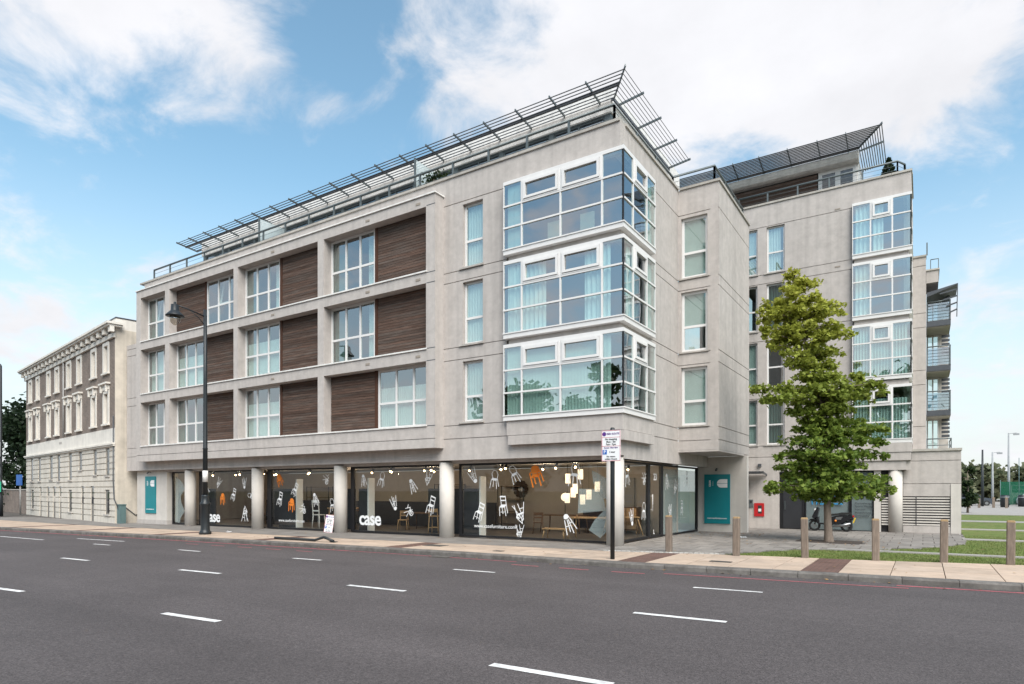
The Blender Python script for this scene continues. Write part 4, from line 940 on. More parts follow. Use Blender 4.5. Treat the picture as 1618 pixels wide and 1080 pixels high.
MB().box(7.35, 7.38, VL + 0.005, VL + 0.018, 0.19, 1.44).build('louvre_post', DARK, W)
slat = MB(); slat.prism([(0, 0), (0.26, 0), (0.26, 0.060), (0, 0.060)], 0.0, 0.02); sme = slat.mesh('slat', COLW)
MB().box(6.1, 6.4, V2 + 0.25, V2 + 0.3, -0.3, 2.54).build('louvre_backing', DARK, W)
for q in range(11): put('slat', sme, W, (6.12, V2 + 0.1, 0.215 + q * 0.112))
# ground floor: door, clinic windows with lettering
MB(TW).box(2.05, 3.10, 0.12, 0.2, -0.12, 2.54).build('entrance_recess', BLACKF, W)
dr = MB(TW).box(2.20, 2.98, 0.10, 0.125, -0.05, 2.1).build('entrance_door', SHD, W); MB(TW).box(2.27, 2.29, 0.05, 0.10, 0.8, 1.2).build('door_handle', METAL, dr)
f = window(W, TW, 3.12, 4.93, -0.10, 2.54, 0.10, [], [], GLS, fr=0.05, fmat=BLACKF); g_ = window(W, TW, 4.95, 5.84, -0.10, 2.54, 0.10, [], [], GLS, fr=0.05, fmat=BLACKF)
PANEL = mat('grey_vinyl_panel', (0.22, 0.245, 0.26), 0.6, 0.06)
MB(TW).box(3.17, 4.88, 0.15, 0.17, -0.05, 2.49).build('vinyl_panel', PANEL, f); MB(TW).box(5.0, 5.79, 0.15, 0.17, -0.05, 2.49).build('vinyl_panel', PANEL, g_)
MB(TW).box(5.85, 6.10, 0.02, 0.3, -0.3, 2.54).build('porch_pier', COLW, W)
BLUE = mat('blue_vinyl', (0.02, 0.22, 0.45), 0.6, 0.05); DKT = mat('dark_lettering', (0.03, 0.035, 0.04), 0.7, 0.05)
lx = MB(lambda a, d, z: (a, V2 + 0.083 + d, z))
def arc_u(cx, z0, w, h, t): lx.box(cx - w / 2, cx - w / 2 + t, 0, 0.004, z0, z0 + h); lx.box(cx + w / 2 - t, cx + w / 2, 0, 0.004, z0, z0 + h); return lx
arc_u(3.52, 1.05, 0.24, 0.34, 0.055); lx.box(3.40, 3.64, 0, 0.004, 1.36, 1.42); lx.box(3.74, 3.80, 0, 0.004, 1.05, 1.40); lx.box(3.80, 3.98, 0, 0.004, 1.05, 1.11)
for z in (1.06, 1.22, 1.38): lx.box(4.28, 4.66, 0, 0.004, z, z + 0.06)
lx.build('emblem', BLUE, f)
for q, tx in enumerate(('Sports Rehab', 'Pilates', 'Laser', 'Rehabilitation', '', 'Physiotherapy', 'Sports Massage', 'Injection', 'Acupuncture', 'Osteopathy')):
    if tx: put('lettering', text_mesh(tx, 0.115, DKT, 0.002, align='LEFT'), g_, (5.12, V2 + 0.088, 1.80 - q * 0.135), (R(90), 0, 0))
m = MB(); m.box(2.0, 6.89, 14.6, 14.7, -0.3, 2.9); m.build('inner_wall', DARK, W)
m = MB()
for z in (2.9, 6.2, 8.85, 11.5, 14.2): m.box(0.2, 6.88, 13.85, 18.0, z, z + 0.3)
m.build('floor_slab', ROOM, W); MB().box(0.2, 6.88, 16.5, 16.6, 3.0, 14.4).build('inner_wall', ROOM, W); MB().box(2.6, 2.7, 13.81, 16.4, 3.0, 14.4).build('party_wall', ROOM, W)
# vents and their rust streaks are left to the wall; roof storey
for z in (14.09, 11.55): put('vent', vme, W, (4.45, V2 - 0.003, z), scale=(1, 1, 0.7))
x = 0.2
while x < 7.1: put('coping_stone', cope, W, (x, V2, 15.022), scale=(min(0.9, 7.24 - x) / 0.9, 1, 1)); x += 0.9
for y in (13.85, 14.75, 15.65): put('coping_stone', cope, W, (7.20, y, 15.022), (0, 0, R(90)))
railing(W, [(0.2, 13.72), (6.70, 13.72), (6.95, 14.2), (6.95, 17.5)], 15.10, 0.56, 1.4)
# penthouse: timber wall, glazed doors, rounded eaves and louvre
pw = MB().box(-3.0, 3.42, 15.4, 15.5, 14.5, 16.75).build('penthouse_wall', DARK, W)
pm = MB().prism([(0, 0), (6.2, 0), (6.2, 0.125), (0, 0.125)], 0, 0.03).mesh('plank', WOOD)
for q in range(15): put('plank', pm, pw, (-2.8, 15.36 + random.uniform(0, 0.006), 14.6 + q * 0.14))
window(W, front(15.38), 3.45, 5.05, 14.6, 16.75, 0.0, [4.27], [], glass('door_glass', (0.5, 0.55, 0.56), 0.10), fr=0.16, mull=0.22)
MB().box(3.4, 5.1, 17.0, 17.1, 14.5, 16.8).build('inner_wall', DARK, W)
MB().box(4.9, 5.10, 15.44, 18.0, 14.5, 16.9).build('penthouse_wall', SILL, W)
e = MB(); prof = [(15.5, 16.76), (15.1, 16.74), (14.95, 16.80), (14.88, 16.92), (14.88, 17.06), (14.95, 17.16), (15.5, 17.2)]
for (p, q) in zip(prof[:-1], prof[1:]): e.quad([(-3.0, p[0], p[1]), (5.15, p[0], p[1]), (5.15, q[0], q[1]), (-3.0, q[0], q[1])], True)
e.quad([(5.15, y, z) for y, z in prof]); e.quad([(-3.0, y, z) for y, z in prof][::-1]); e.build('eaves', SILL, W, fix=False)
MB().box(-3.0, 5.1, 15.5, 18.0, 16.9, 17.15).build('penthouse_roof', CON2, W)
LOUV2 = mat('pale_louvre_metal', (0.17, 0.172, 0.185), 0.45, 0.1, 6, metal=0.2)
lo = MB().bar((-3, 14.9, 17.2), (5.2, 14.9, 17.2), 0.05, 0.08).build('sun_louvre', LOUV2, W)
for q in range(11):
    t = q / 10; y = 13.75 + 1.12 * t; z = 17.42 - 0.16 * t; ue = 6.12 - 0.95 * t
    MB().box(-3.0, ue, y - 0.045, y + 0.045, z - 0.008, z + 0.008).build('blade', LOUV2, lo)
    MB().box(ue - 0.018, ue + 0.018, y, 17.6, z - 0.008, z + 0.008).build('blade', LOUV2, lo)
for u in (-0.1, 1.1, 2.35, 3.6, 4.75): MB().bar((u, 13.68, 17.44), (u, 14.92, 17.18), 0.03, 0.10).build('fin', METAL, lo)
MB().bar((6.15, 13.70, 17.47), (5.15, 14.9, 17.2), 0.03, 0.10).build('fin', METAL, lo)
MB().bar((6.15, 15.2, 17.36), (5.15, 15.2, 17.2), 0.03, 0.08).build('fin', METAL, lo)
for z, nm in ((0, 0),):
    # small things on the wall by the entrance
    r_ = thing('fire_box', 'red fire service inlet box on the white wall by the dark entrance', 'wall box', (1.17, V2, 0.78))
    RED = mat('red_paint', (0.42, 0.012, 0.015), 0.4, 0.08)
    MB().box(-0.22, 0.22, -0.05, -0.002, -0.31, 0.31).build('panel', RED, r_); MB().box(-0.05, 0.12, -0.058, -0.051, -0.17, 0.2).build('inlet_glass', DARK, r_); MB().box(-0.03, 0.10, -0.062, -0.0585, -0.08, 0.05).build('notice', WHITE, r_)
    r_ = thing('entry_phone', 'small grey door entry panel left of the red box', 'intercom', (0.80, V2, 1.06))
    MB().box(-0.09, 0.09, -0.04, -0.002, -0.19, 0.19).build('plate', METAL, r_); MB().box(-0.05, 0.05, -0.045, -0.041, 0.02, 0.14).build('screen', DARK, r_)
    r_ = thing('porch_canopy', 'small dark louvred canopy projecting above the red box', 'canopy', (1.0, V2, 2.5))
    for q in range(6): MB().box(-0.5, 0.55 - 0.02 * q, -1.0 + q * 0.16, -0.88 + q * 0.16, 0.02 - 0.012 * q, 0.06 - 0.012 * q).build('slat', LOUV, r_)
    MB().bar((0.5, -0.98, 0.0), (0.5, 0, -0.08), 0.04, 0.08).bar((-0.4, -0.98, 0.0), (-0.4, 0, -0.08), 0.04, 0.08).build('bracket', LOUV, r_)
    r_ = thing('wall_lamp', 'small dark square wall lamp above the red box', 'lamp', (1.2, V2, 2.86))
    MB().box(-0.07, 0.07, -0.12, -0.002, -0.07, 0.07).build('housing', LOUV, r_); MB().box(-0.05, 0.05, -0.11, -0.01, -0.08, -0.071).build('lens', WHITE, r_)
p_ = thing('roof_shrub', 'small dark conifer in a trough at the right end of the rear roof terrace', 'plant', (6.35, 14.4, 15.0))

# ================================================================ old stucco and brick house
H = thing('terraced_house', 'old three storey house with white stucco below brown brick and a bracketed cornice', 'building', (-29.72, -0.47, 0), R(-8.76))
STU = mat('cream_stucco', (0.62, 0.57, 0.50), 0.85, 0.10, 1.3, 8, bump=0.15, streak=0.18)
STU2 = mat('cream_trim', (0.70, 0.66, 0.60), 0.8, 0.08, 2, 8, streak=0.12)
FLK = mat('cream_flank', (0.58, 0.52, 0.44), 0.9, 0.16, 1.2, 8, bump=0.2, streak=0.2)
BRK = brickmat('brown_brick', (0.20, 0.148, 0.122), (0.145, 0.108, 0.09), (0.27, 0.24, 0.21), 0.225, 0.075)
SASH = mat('blank_sash', (0.50, 0.45, 0.39), 0.8, 0.12); SASH2 = mat('shaded_sash', (0.20, 0.185, 0.165), 0.8, 0.2)  # lower sashes and doors: shade inside the openings put into a darker colour
LW = 21.2; T_ = front(0.0)
xs1 = [(-20.45, -19.05), (-18.1, -16.7), (-15.0, -13.6), (-12.75, -11.35), (-9.85, -8.45), (-7.5, -6.1), (-4.5, -3.1), (-2.18, -0.76)]
r1 = (8.34, 9.86); r2 = (5.45, 7.15)
def inner(a): c = (a[0] + a[1]) / 2; return c - 0.36, c + 0.36
holes = [(inner(a)[0], inner(a)[1], *r) for a in xs1 for r in (r1, r2)]
facade(T_, -LW, 0, 5.15, 10.25, 0.3, holes).build('brick_wall', BRK, H)
up3 = [(-19.8, -19.0), (-17.4, -16.65), (-14.15, -13.3), (-12.15, -11.35), (-9.3, -8.55), (-7.0, -6.3), (-3.95, -3.3), (-1.65, -0.95)]
z3 = [2.35, 2.35, 2.45, 2.3, 2.35, 2.95, 2.6, 2.53]
low = [(-19.55, -18.8, 0.3, 1.72), (-17.0, -16.4, -0.3, 1.94), (-14.9, -14.2, -0.3, 1.94), (-13.25, -12.55, -0.3, 1.94), (-11.6, -11.05, -0.3, 1.94), (-9.3, -8.55, 0.3, 1.72), (-6.45, -5.9, -0.3, 1.94), (-4.5, -3.85, -0.3, 1.94), (-1.75, -0.95, 0.32, 1.72)]
holes = [(a, b, z, 4.08) for (a, b), z in zip(up3, z3)] + low
facade(T_, -LW, 0, -0.5, 4.12, 0.3, holes, [0.2 + 0.335 * k for k in range(12)], 0.06, 0.05).build('stucco_wall', STU, H)
facade(T_, -LW, 0, 4.12, 5.15, 0.3, []).build('fascia_band', STU2, H)
MB(T_).box(-LW - 0.05, 0.03, -0.10, -0.002, 4.14, 4.22).box(-LW - 0.05, 0.05, -0.16, -0.002, 4.221, 4.32).build('string_course', STU2, H)
GLD = glass('old_glass', (0.35, 0.38, 0.38), 0.18)
def sash(a, b, z0, z1, mt=None):
    dd = 0.05 if mt else 0.10
    m = MB(T_); m.box(a + 0.003, b - 0.003, dd, dd + 0.03, z0 + 0.003, z1 - 0.003)
    f = m.build('window', mt or SASH, H); MB(T_).box(a + (b - a) * 0.40, b - 0.06, dd - 0.015, dd - 0.001, z0 + 0.1, (z0 + z1) / 2).build('pane', GLD, f); MB(T_).box(a + (b - a) * 0.40, b - 0.06, dd - 0.015, dd - 0.001, (z0 + z1) / 2 + 0.04, z1 - 0.1).build('pane', GLD, f)
    return f
for a in xs1:
    i0, i1 = inner(a)
    for (z0, z1), hood in ((r1, False), (r2, True)):
        f = sash(i0, i1, z0, z1); w = 0.20
        sr = MB(T_).box(i0 - w, i0 - 0.001, -0.05, -0.002, z0 - 0.001, z1 + w).box(i1 + 0.001, i1 + w, -0.05, -0.002, z0 - 0.001, z1 + w).box(i0 - 0.0005, i1 + 0.0005, -0.05, -0.002, z1 + 0.001, z1 + w)
        sr.box(i0 - 0.0008, i0 + 0.012, -0.0015, 0.098, z0, z1).box(i1 - 0.012, i1 + 0.0008, -0.0015, 0.098, z0, z1).box(i0 + 0.013, i1 - 0.013, -0.0015, 0.098, z1 - 0.012, z1 + 0.0008)
        sr.box(i0 - w - 0.06, i1 + w + 0.06, -0.12, -0.002, z0 - 0.10, z0 - 0.002); sr.build('window_surround', STU2, H)
        if hood:
            hd = MB(T_).box(i0 - w - 0.02, i1 + w + 0.02, -0.10, -0.002, z1 + w + 0.002, z1 + w + 0.30).box(i0 - w - 0.14, i1 + w + 0.14, -0.24, -0.002, z1 + w + 0.301, z1 + w + 0.40)
            for q in (i0 - w + 0.03, i1 + w - 0.15): hd.box(q, q + 0.12, -0.2, -0.101, z1 + w - 0.12, z1 + w + 0.3)
            hd.build('window_hood', STU2, H)
for (a, b), z in zip(up3, z3):
    sash(a, b, z, 4.08, SASH2); MB(T_).box(a - 0.06, b + 0.06, -0.06, -0.001, z - 0.09, z - 0.002).build('sill', SILL2, H)
for (a, b, z0, z1) in low:
    if z0 > 0: sash(a, b, z0, z1, SASH2); MB(T_).box(a - 0.08, b + 0.08, -0.06, -0.001, z0 - 0.09, z0 - 0.002).build('sill', SILL2, H)
    else:
        d_ = MB(T_).box(a + 0.003, b - 0.003, 0.06, 0.10, -0.3, z1 - 0.45).build('door', SASH2, H); MB(T_).box(a + 0.06, b - 0.06, 0.04, 0.059, 0.9, 1.3).build('door_panel', DARK if a > -7 else SASH, d_)
        MB(T_).box(a + 0.003, b - 0.003, 0.06, 0.08, z1 - 0.44, z1 - 0.003).build('fanlight', GLD, H)
MB().box(-LW, -0.001, 0.301, 9.0, -0.5, 10.6).build('house_body', FLK, H)
MB().box(-LW + 0.3, -0.001, 0.05, 9.0, 10.601, 11.20).build('parapet', STU2, H)
MB().box(-LW + 0.28, 0.02, 0.03, 0.4, 11.203, 11.27).box(-0.3, 0.02, 0.41, 9, 11.203, 11.27).build('parapet_capping', LOUV, H)
cn = MB(T_); cn.box(-LW - 0.1, 0.10, -0.12, -0.002, 10.12, 10.36).box(-LW - 0.35, 0.32, -0.42, 0.3, 10.68, 10.78).box(-LW - 0.42, 0.40, -0.50, 0.3, 10.781, 10.90); C_ = cn.build('cornice', STU2, H)
bk = MB(T_); bk.prism([(0, 0), (0.12, 0), (0.12, 0.3), (0, 0.3)], -0.34, -0.121); bm2 = bk.mesh('bracket', STU2)
x = -LW
while x < 0.05: put('bracket', bm2, C_, (x, 0, 10.365)); put('bracket', bm2, C_, (x + 0.22, 0, 10.365)); x += 1.06
MB(lambda a, d, z: (0.0 + d, a, z)).box(0.0, 9.0, 0.0, 0.02, -0.5, 10.6).build('flank_render', FLK, H)
PIPE = mat('pipe_grey', (0.36, 0.35, 0.34), 0.6, 0.1)
MB().tube([(-10.25, -0.06, 5.2), (-10.25, -0.06, 10.1)], 0.045, 8).build('downpipe', PIPE, H)
MB().tube([(-0.1, -0.05, 5.8), (-0.1, -0.06, 2.2), (0.05, -0.05, 1.2), (0.35, 0.1, 0.6)], 0.03, 6).build('cable', LOUV, H)
MB().tube([(0.06, 0.5, 0.75), (0.06, 1.0, 0.3), (0.06, 1.6, 0.5), (0.06, 2.2, 0.9)], 0.025, 6).build('cable', LOUV, H)
MB(T_).box(-11.6, -10.9, -0.012, -0.002, 4.78, 4.92).build('name_plate', SILL2, H)
an = thing('roof_aerial', 'thin television aerial on the roof of the old house', 'aerial', (-30.6, 2.3, 11.2))
m = MB().tube([(0, 0, -0.5), (0, 0, 1.3)], 0.02, 6); m.build('mast', LOUV, an)
m = MB().tube([(-0.3, 0, 1.25), (1.3, 0.2, 0.95)], 0.015, 5)
for q in range(7): m.tube([(-0.2 + q * 0.2, -0.25, 1.23 - q * 0.037), (-0.2 + q * 0.2, 0.25, 1.23 - q * 0.037)], 0.01, 4)
m.build('antenna', LOUV, an)
cb = thing('service_cabinet', 'narrow green grey utility cabinet at the corner of the old house', 'cabinet', (-29.35, -0.30, gz(-29.4, 0)))
GRC = mat('cabinet_green', (0.10, 0.16, 0.16), 0.5, 0.1)
MB().box(-0.2, 0.2, -0.14, 0.14, 0, 1.0).build('body', GRC, cb); MB().box(-0.22, 0.22, -0.16, 0.16, 1.0, 1.06).build('lid', GRC, cb); MB().box(-0.16, 0.16, -0.15, -0.141, 0.1, 0.9).build('door', GRC, cb)
# ================================================================ ground
def interp(x, pts):
    if x <= pts[0][0]: return pts[0][1]
    for (a, b), (c, d) in zip(pts[:-1], pts[1:]):
        if x <= c: return b + (d - b) * (x - a) / (c - a)
    return pts[-1][1]
KP = [(-75, -6.4), (-45, -5.9), (-30.7, -5.35), (-19.6, -4.70), (-11.8, -4.27), (-6, -4.05), (-1.4, -3.98), (2, -3.86), (4.7, -3.55), (7, -3.33), (9.1, -3.14), (14, -2.6), (20, -1.9), (60, 3.0), (120, 10)]
kv = lambda u: interp(u, KP)
BP = [(-75, -2.6), (-22, -2.1), (-8, -1.9), (-3, -1.6), (0.3, -1.45), (2.2, -0.95), (3.2, -0.62), (5.1, -0.27), (6.7, -0.05), (8, 0.30), (9.3, 0.60), (12, 1.2), (20, 2.9), (60, 9)]
bv = lambda u: interp(u, BP)
ASPH = nmat('asphalt'); _m, nt, b_ = ASPH; L = nt.links; b_.inputs['Roughness'].default_value = 0.85; b_.inputs['Specular IOR Level'].default_value = 0.35
t_ = add(nt, 'ShaderNodeTexCoord')
def tn(scale, detail=4, stretch=None, rough=0.6):
    n = add(nt, 'ShaderNodeTexNoise'); n.inputs['Scale'].default_value = scale; n.inputs['Detail'].default_value = detail; n.inputs['Roughness'].default_value = rough
    if stretch:
        mp = add(nt, 'ShaderNodeMapping'); mp.inputs['Scale'].default_value = stretch; L.new(t_.outputs['Object'], mp.inputs[0]); L.new(mp.outputs[0], n.inputs['Vector'])
    else: L.new(t_.outputs['Object'], n.inputs['Vector'])
    return n.outputs[0]
def mrn(src, a, b, c, d):
    m = add(nt, 'ShaderNodeMapRange'); L.new(src, m.inputs['Value'])
    for k, v in zip(('From Min', 'From Max', 'To Min', 'To Max'), (a, b, c, d)): m.inputs[k].default_value = v
    return m.outputs[0]
def mulv(a, b): x = add(nt, 'ShaderNodeMath', operation='MULTIPLY'); L.new(a, x.inputs[0]); L.new(b, x.inputs[1]); return x.outputs[0]
vr = add(nt, 'ShaderNodeTexVoronoi'); vr.inputs['Scale'].default_value = 75; L.new(t_.outputs['Object'], vr.inputs['Vector'])
spk = mrn(vr.outputs['Color'], 0.0, 1.0, 0.55, 1.55)
f_ = mulv(mulv(spk, mrn(tn(0.35, 5), 0.3, 0.7, 0.86, 1.12)), mrn(tn(0.55, 5, (0.05, 1.0, 1)), 0.3, 0.7, 0.84, 1.13))
f_ = mulv(f_, mrn(tn(18, 6), 0.3, 0.7, 0.85, 1.18))
mx = add(nt, 'ShaderNodeMixRGB', blend_type='MULTIPLY'); mx.inputs[0].default_value = 1; mx.inputs[1].default_value = (0.0745, 0.0640, 0.0635, 1); L.new(f_, mx.inputs[2]); L.new(mx.outputs[0], b_.inputs['Base Color'])
bp = add(nt, 'ShaderNodeBump'); bp.inputs['Strength'].default_value = 0.5; bp.inputs['Distance'].default_value = 0.006; L.new(vr.outputs['Distance'], bp.inputs['Height']); L.new(bp.outputs[0], b_.inputs['Normal'])
ASPH = _m
EARTH = mat('dull_ground', (0.10, 0.11, 0.06), 0.95, 0.2, 0.3)
JOINT = mat('pavement_bed', (0.085, 0.075, 0.066), 0.95, 0.2, 3, bump=0.3)
SLABB = mat('buff_paving', (0.455, 0.35, 0.27), 0.9, 0.13, 2.5, 8, bump=0.25, bscale=50, rnd=0.10, spec=0.2, tint2=(0.40, 0.315, 0.25))
SLABG = mat('grey_paving', (0.235, 0.215, 0.195), 0.9, 0.18, 2.2, 8, bump=0.25, bscale=50, rnd=0.09, spec=0.2, tint2=(0.19, 0.174, 0.16))
SLABR = brickmat('brown_block_paving', (0.17, 0.095, 0.075), (0.13, 0.075, 0.062), (0.085, 0.06, 0.05), 0.2, 0.1, axes=(0, 1), bump=0.2)
KERBM = mat('granite_kerb', (0.16, 0.148, 0.136), 0.85, 0.22, 8, 8, bump=0.3, bscale=70, rnd=0.12, spec=0.25, tint2=(0.11, 0.10, 0.092))
PAINT = mat('road_paint', (0.72, 0.71, 0.69), 0.7, 0.22, 14, 9, bump=0.3, tint2=(0.52, 0.51, 0.50))
REDP = mat('red_road_paint', (0.36, 0.10, 0.11), 0.8, 0.3, 5, 8)
struct(MB().quad([(-900, -900, -0.55), (900, -900, -0.55), (900, 900, -0.55), (-900, 900, -0.55)]).build('ground', EARTH, fix=False))
us = [-160, -120, -90] + [x for x in np.arange(-75, 60.1, 1.5)] + [80, 120]
def sheet(name, fa, fb, off, us, m_, ny=1):
    m = MB()
    for a, b in zip(us[:-1], us[1:]):
        for k in range(ny):
            P4 = []
            for (u, s_) in ((a, 0), (b, 0), (b, 1), (a, 1)):
                v = fa(u) + (fb(u) - fa(u)) * (k + s_) / ny; P4.append((float(u), v, gz(u, v) + off))
            m.quad(P4)
    return struct(m.build(name, m_))
sheet('road', lambda u: -70.0, lambda u: kv(u) + 0.05, -0.12, us, ASPH)
sheet('pavement_bed', lambda u: kv(u) + 0.15, lambda u: max(bv(u) + 0.02, 17.0), -0.035, [x for x in us if -160 <= x <= 9.1], JOINT, 14)
# kerb stones
km = MB().prism([(0.005, -0.28), (0.915, -0.28), (0.915, 0.0), (0.005, 0.0)], 0.02, 0.30); km.quad([(0.005, 0.02, 0.0), (0.915, 0.02, 0.0), (0.915, 0.0, -0.03), (0.005, 0.0, -0.03)]).quad([(0.005, 0.0, -0.03), (0.915, 0.0, -0.03), (0.915, 0.0, -0.28), (0.005, 0.0, -0.28)])
kme = km.mesh('kerb_stone', KERBM)
KR = struct(sheet('kerb', lambda u: kv(u) + 0.03, lambda u: kv(u) + 0.28, -0.05, us, KERBM))
u = -46.0
while u < 22:
    v = kv(u); t = Vector((0.92, kv(u + 0.92) - v, gz(u + 0.92, v) - gz(u, v))); put('kerb_stone', kme, KR, (u, v, gz(u, v)), (0, -math.atan2(t.z, t.x), math.atan2(t.y, t.x)), (1, 1, 1)); u += 0.92 * 0.92 / t.length * 1.0
# buff paving flags in three rows with brown block crossings
PV = struct(sheet('pavement', lambda u: kv(u) + 0.29, lambda u: bv(u), -0.030, [x for x in us if -76 <= x <= 40], JOINT))
brown = [(1.45, 2.15), (5.45, 6.15), (-6.1, -5.4), (-12.3, -11.6), (-18.4, -17.7), (-24.5, -23.8), (-30.5, -29.8)]
edges = []
u = -44.0
cuts = sorted([x for p in brown for x in p])
while u < 20:
    nxt = u + 0.92
    for c in cuts:
        if u + 0.01 < c < nxt + 0.25: nxt = c; break
    edges.append((u, nxt)); u = nxt
rows_far = 3
for (a, b) in edges:
    isb = any(abs(a - p[0]) < 0.3 and b <= p[1] + 0.05 and a >= p[0] - 0.02 for p in brown)
    for r in range(3):
        q = []
        for uu in (a + 0.008, b - 0.008):
            v0 = kv(uu) + 0.305; hh = (bv(uu) - v0) / 3
            q.append((v0 + hh * r + 0.012, v0 + hh * (r + 1) - 0.012))
        z = random.uniform(-0.004, 0.003)
        P4 = [(a + 0.008, q[0][0]), (b - 0.008, q[1][0]), (b - 0.008, q[1][1]), (a + 0.008, q[0][1])]
        m = MB(); lo4 = [(x, y, gz(x, y) - 0.05) for x, y in P4]; up4 = [(x, y, gz(x, y) + z) for x, y in P4]
        m.quad(up4)
        for i in range(4): m.quad([lo4[i], lo4[(i + 1) % 4], up4[(i + 1) % 4], up4[i]])
        m.build('block_paving' if isb else 'paving_slab', SLABR if isb else SLABB, PV)
# darker strip of small flags along the shop front
STRIP = brickmat('grey_flag_strip', (0.21, 0.195, 0.18), (0.17, 0.157, 0.145), (0.12, 0.11, 0.10), 0.6, 0.45, axes=(0, 1), bump=0.3, msize=0.008)
sheet('shop_front_paving', lambda u: bv(u) + 0.012, lambda u: 0.66, 0.0, [x for x in us if -46 <= x <= -0.4] + [-0.35], STRIP, 1)
# plaza of long grey flags
PL = struct(MB().box(-0.34, -0.33, 0.7, 0.71, -0.2, -0.1).build('plaza', JOINT))
gs = MB().box(0.022, 0.978, 0.016, 0.984, -0.05, 0.0).mesh('paving_slab', SLABG)
UL = [(-0.9, 2.9), (-0.6, 3.2), (1.8, 4.46), (3.2, 6.5), (5.0, 8.0), (7.2, 8.75), (9.8, 8.9), (14, 8.96), (20, 8.98), (400, 9.0)]
uL = lambda v: interp(v, UL)
DX, DY = 0.62, 0.92
v = -1.45; r = 0; n_ = 0
while v < 13.5:
    off = (r % 2) * 0.31; u = -0.45 + off - 0.62
    while u < 9.0:
        a, b = u, u + DX; vc = v + DY / 2
        lim = uL(vc) if vc > -0.6 else 2.9
        a2 = max(a, -0.34); b2 = min(b, lim)
        lowv = max(v, bv((a2 + b2) / 2) + 0.015)
        pit = (4.05 < (a + b) / 2 < 5.95 and 4.75 < vc < 6.3)
        if b2 - a2 > 0.15 and v + DY - lowv > 0.12 and not pit:
            z = gz(a2, vc) + random.uniform(-0.004, 0.004)
            put('paving_slab', gs, PL, (a2, lowv, z), (0, 0, 0), (b2 - a2, v + DY - lowv, 1)); n_ += 1
        u += DX
    v += DY; r += 1
# row of pale setts along the plaza edge
st = MB().box(-0.05, 0.05, -0.05, 0.05, -0.06, 0.012).mesh('sett', mat('pale_sett', (0.46, 0.44, 0.41), 0.85, 0.2, rnd=0.15))
x = 0.15
while x < 3.2: put('sett', st, PL, (x, bv(x) + 0.075, 0.006), (0, 0, random.uniform(-.1, .1))); x += 0.125
# lawn
LAWN = mat('lawn_turf', (0.105, 0.15, 0.040), 0.95, 0.35, 5, 8, bump=0.6, bscale=40, tint2=(0.15, 0.16, 0.06), spec=0.1)
inv = sorted([(b, a) for a, b in BP if a >= 3.2])
rowsv = [-0.62] + list(np.arange(-0.4, 20, 0.4)) + [22, 26, 30, 40, 60, 90, 140]
m = MB()
for v0, v1 in zip(rowsv[:-1], rowsv[1:]):
    L0, L1 = uL(v0), uL(v1); R0 = interp(v0, inv) if v0 < 9 else 60; R1 = interp(v1, inv) if v1 < 9 else 60
    m.quad([(L0, v0, gz(L0, v0) - 0.012), (R0, v0, gz(R0, v0) - 0.012), (R1, v1, gz(R1, v1) - 0.012), (L1, v1, gz(L1, v1) - 0.012)])
struct(m.build('lawn', LAWN))
PATH = mat('concrete_path', (0.30, 0.28, 0.26), 0.9, 0.14, 2, 7, bump=0.2)
for (v0, v1, w) in ((2.45, 2.75, 0), (9.5, 10.1, 0), (18.0, 18.8, 0), (27.0, 28.6, 0)):
    a = uL(v0) - 0.1
    struct(MB().prism([(a, v0), (40, v0 + 0.5), (40, v1 + 0.55), (a, v1)], 0, 0.04).build('path', PATH)).matrix_world = Matrix(((1, 0, 0, 0), (0, 0, 1, 0), (0, 1, 0, gz(9, v0) - 0.02), (0, 0, 0, 1)))
struct(MB().box(8.6, 60, 40.0, 140.0, -0.13, -0.10).build('path', PATH))
GRM = bpy.data.materials.new('grass_blades'); GRM.use_nodes = True; nt = GRM.node_tree; L = nt.links; b_ = nt.nodes['Principled BSDF']; b_.inputs['Roughness'].default_value = 0.8; b_.inputs['Specular IOR Level'].default_value = 0.15
g_ = add(nt, 'ShaderNodeNewGeometry'); cr = add(nt, 'ShaderNodeValToRGB'); L.new(g_.outputs['Random Per Island'], cr.inputs[0]); cr.color_ramp.elements[0].color = (0.085, 0.125, 0.025, 1); cr.color_ramp.elements[1].color = (0.19, 0.215, 0.075, 1); L.new(cr.outputs[0], b_.inputs['Base Color'])
NG = 70000
gu = rng.uniform(3.0, 16, NG); gv = -0.6 + rng.uniform(0, 1, NG) ** 1.6 * 13; keep = np.array([(uL(v) + 0.03 < u) and (bv(u) - 0.03 < v) and not any(a - 0.1 < v < b + 0.25 for a, b in ((2.45, 2.75), (9.5, 10.2))) for u, v in zip(gu, gv)])
gu, gv = gu[keep], gv[keep]; n = len(gu); gh = rng.uniform(0.018, 0.055, n); an_ = rng.uniform(0, 6.283, n); ww = 0.006; lx_ = rng.normal(0, 0.018, n); ly_ = rng.normal(0, 0.018, n)
zz = np.array([gz(u, v) for u, v in zip(gu, gv)]) - 0.012
V3 = np.zeros((n, 3, 3)); V3[:, 0] = np.c_[gu + ww * np.cos(an_), gv + ww * np.sin(an_), zz]; V3[:, 1] = np.c_[gu - ww * np.cos(an_), gv - ww * np.sin(an_), zz]; V3[:, 2] = np.c_[gu + lx_, gv + ly_, zz + gh]
me = bpy.data.meshes.new('grass'); me.from_pydata(V3.reshape(-1, 3).tolist(), [], np.arange(n * 3).reshape(-1, 3).tolist()); me.materials.append(GRM)
o = bpy.data.objects.new('grass', me); COL.objects.link(o); stuff(o); tag(o, 'short green grass of the lawn beside the plaza', 'grass')
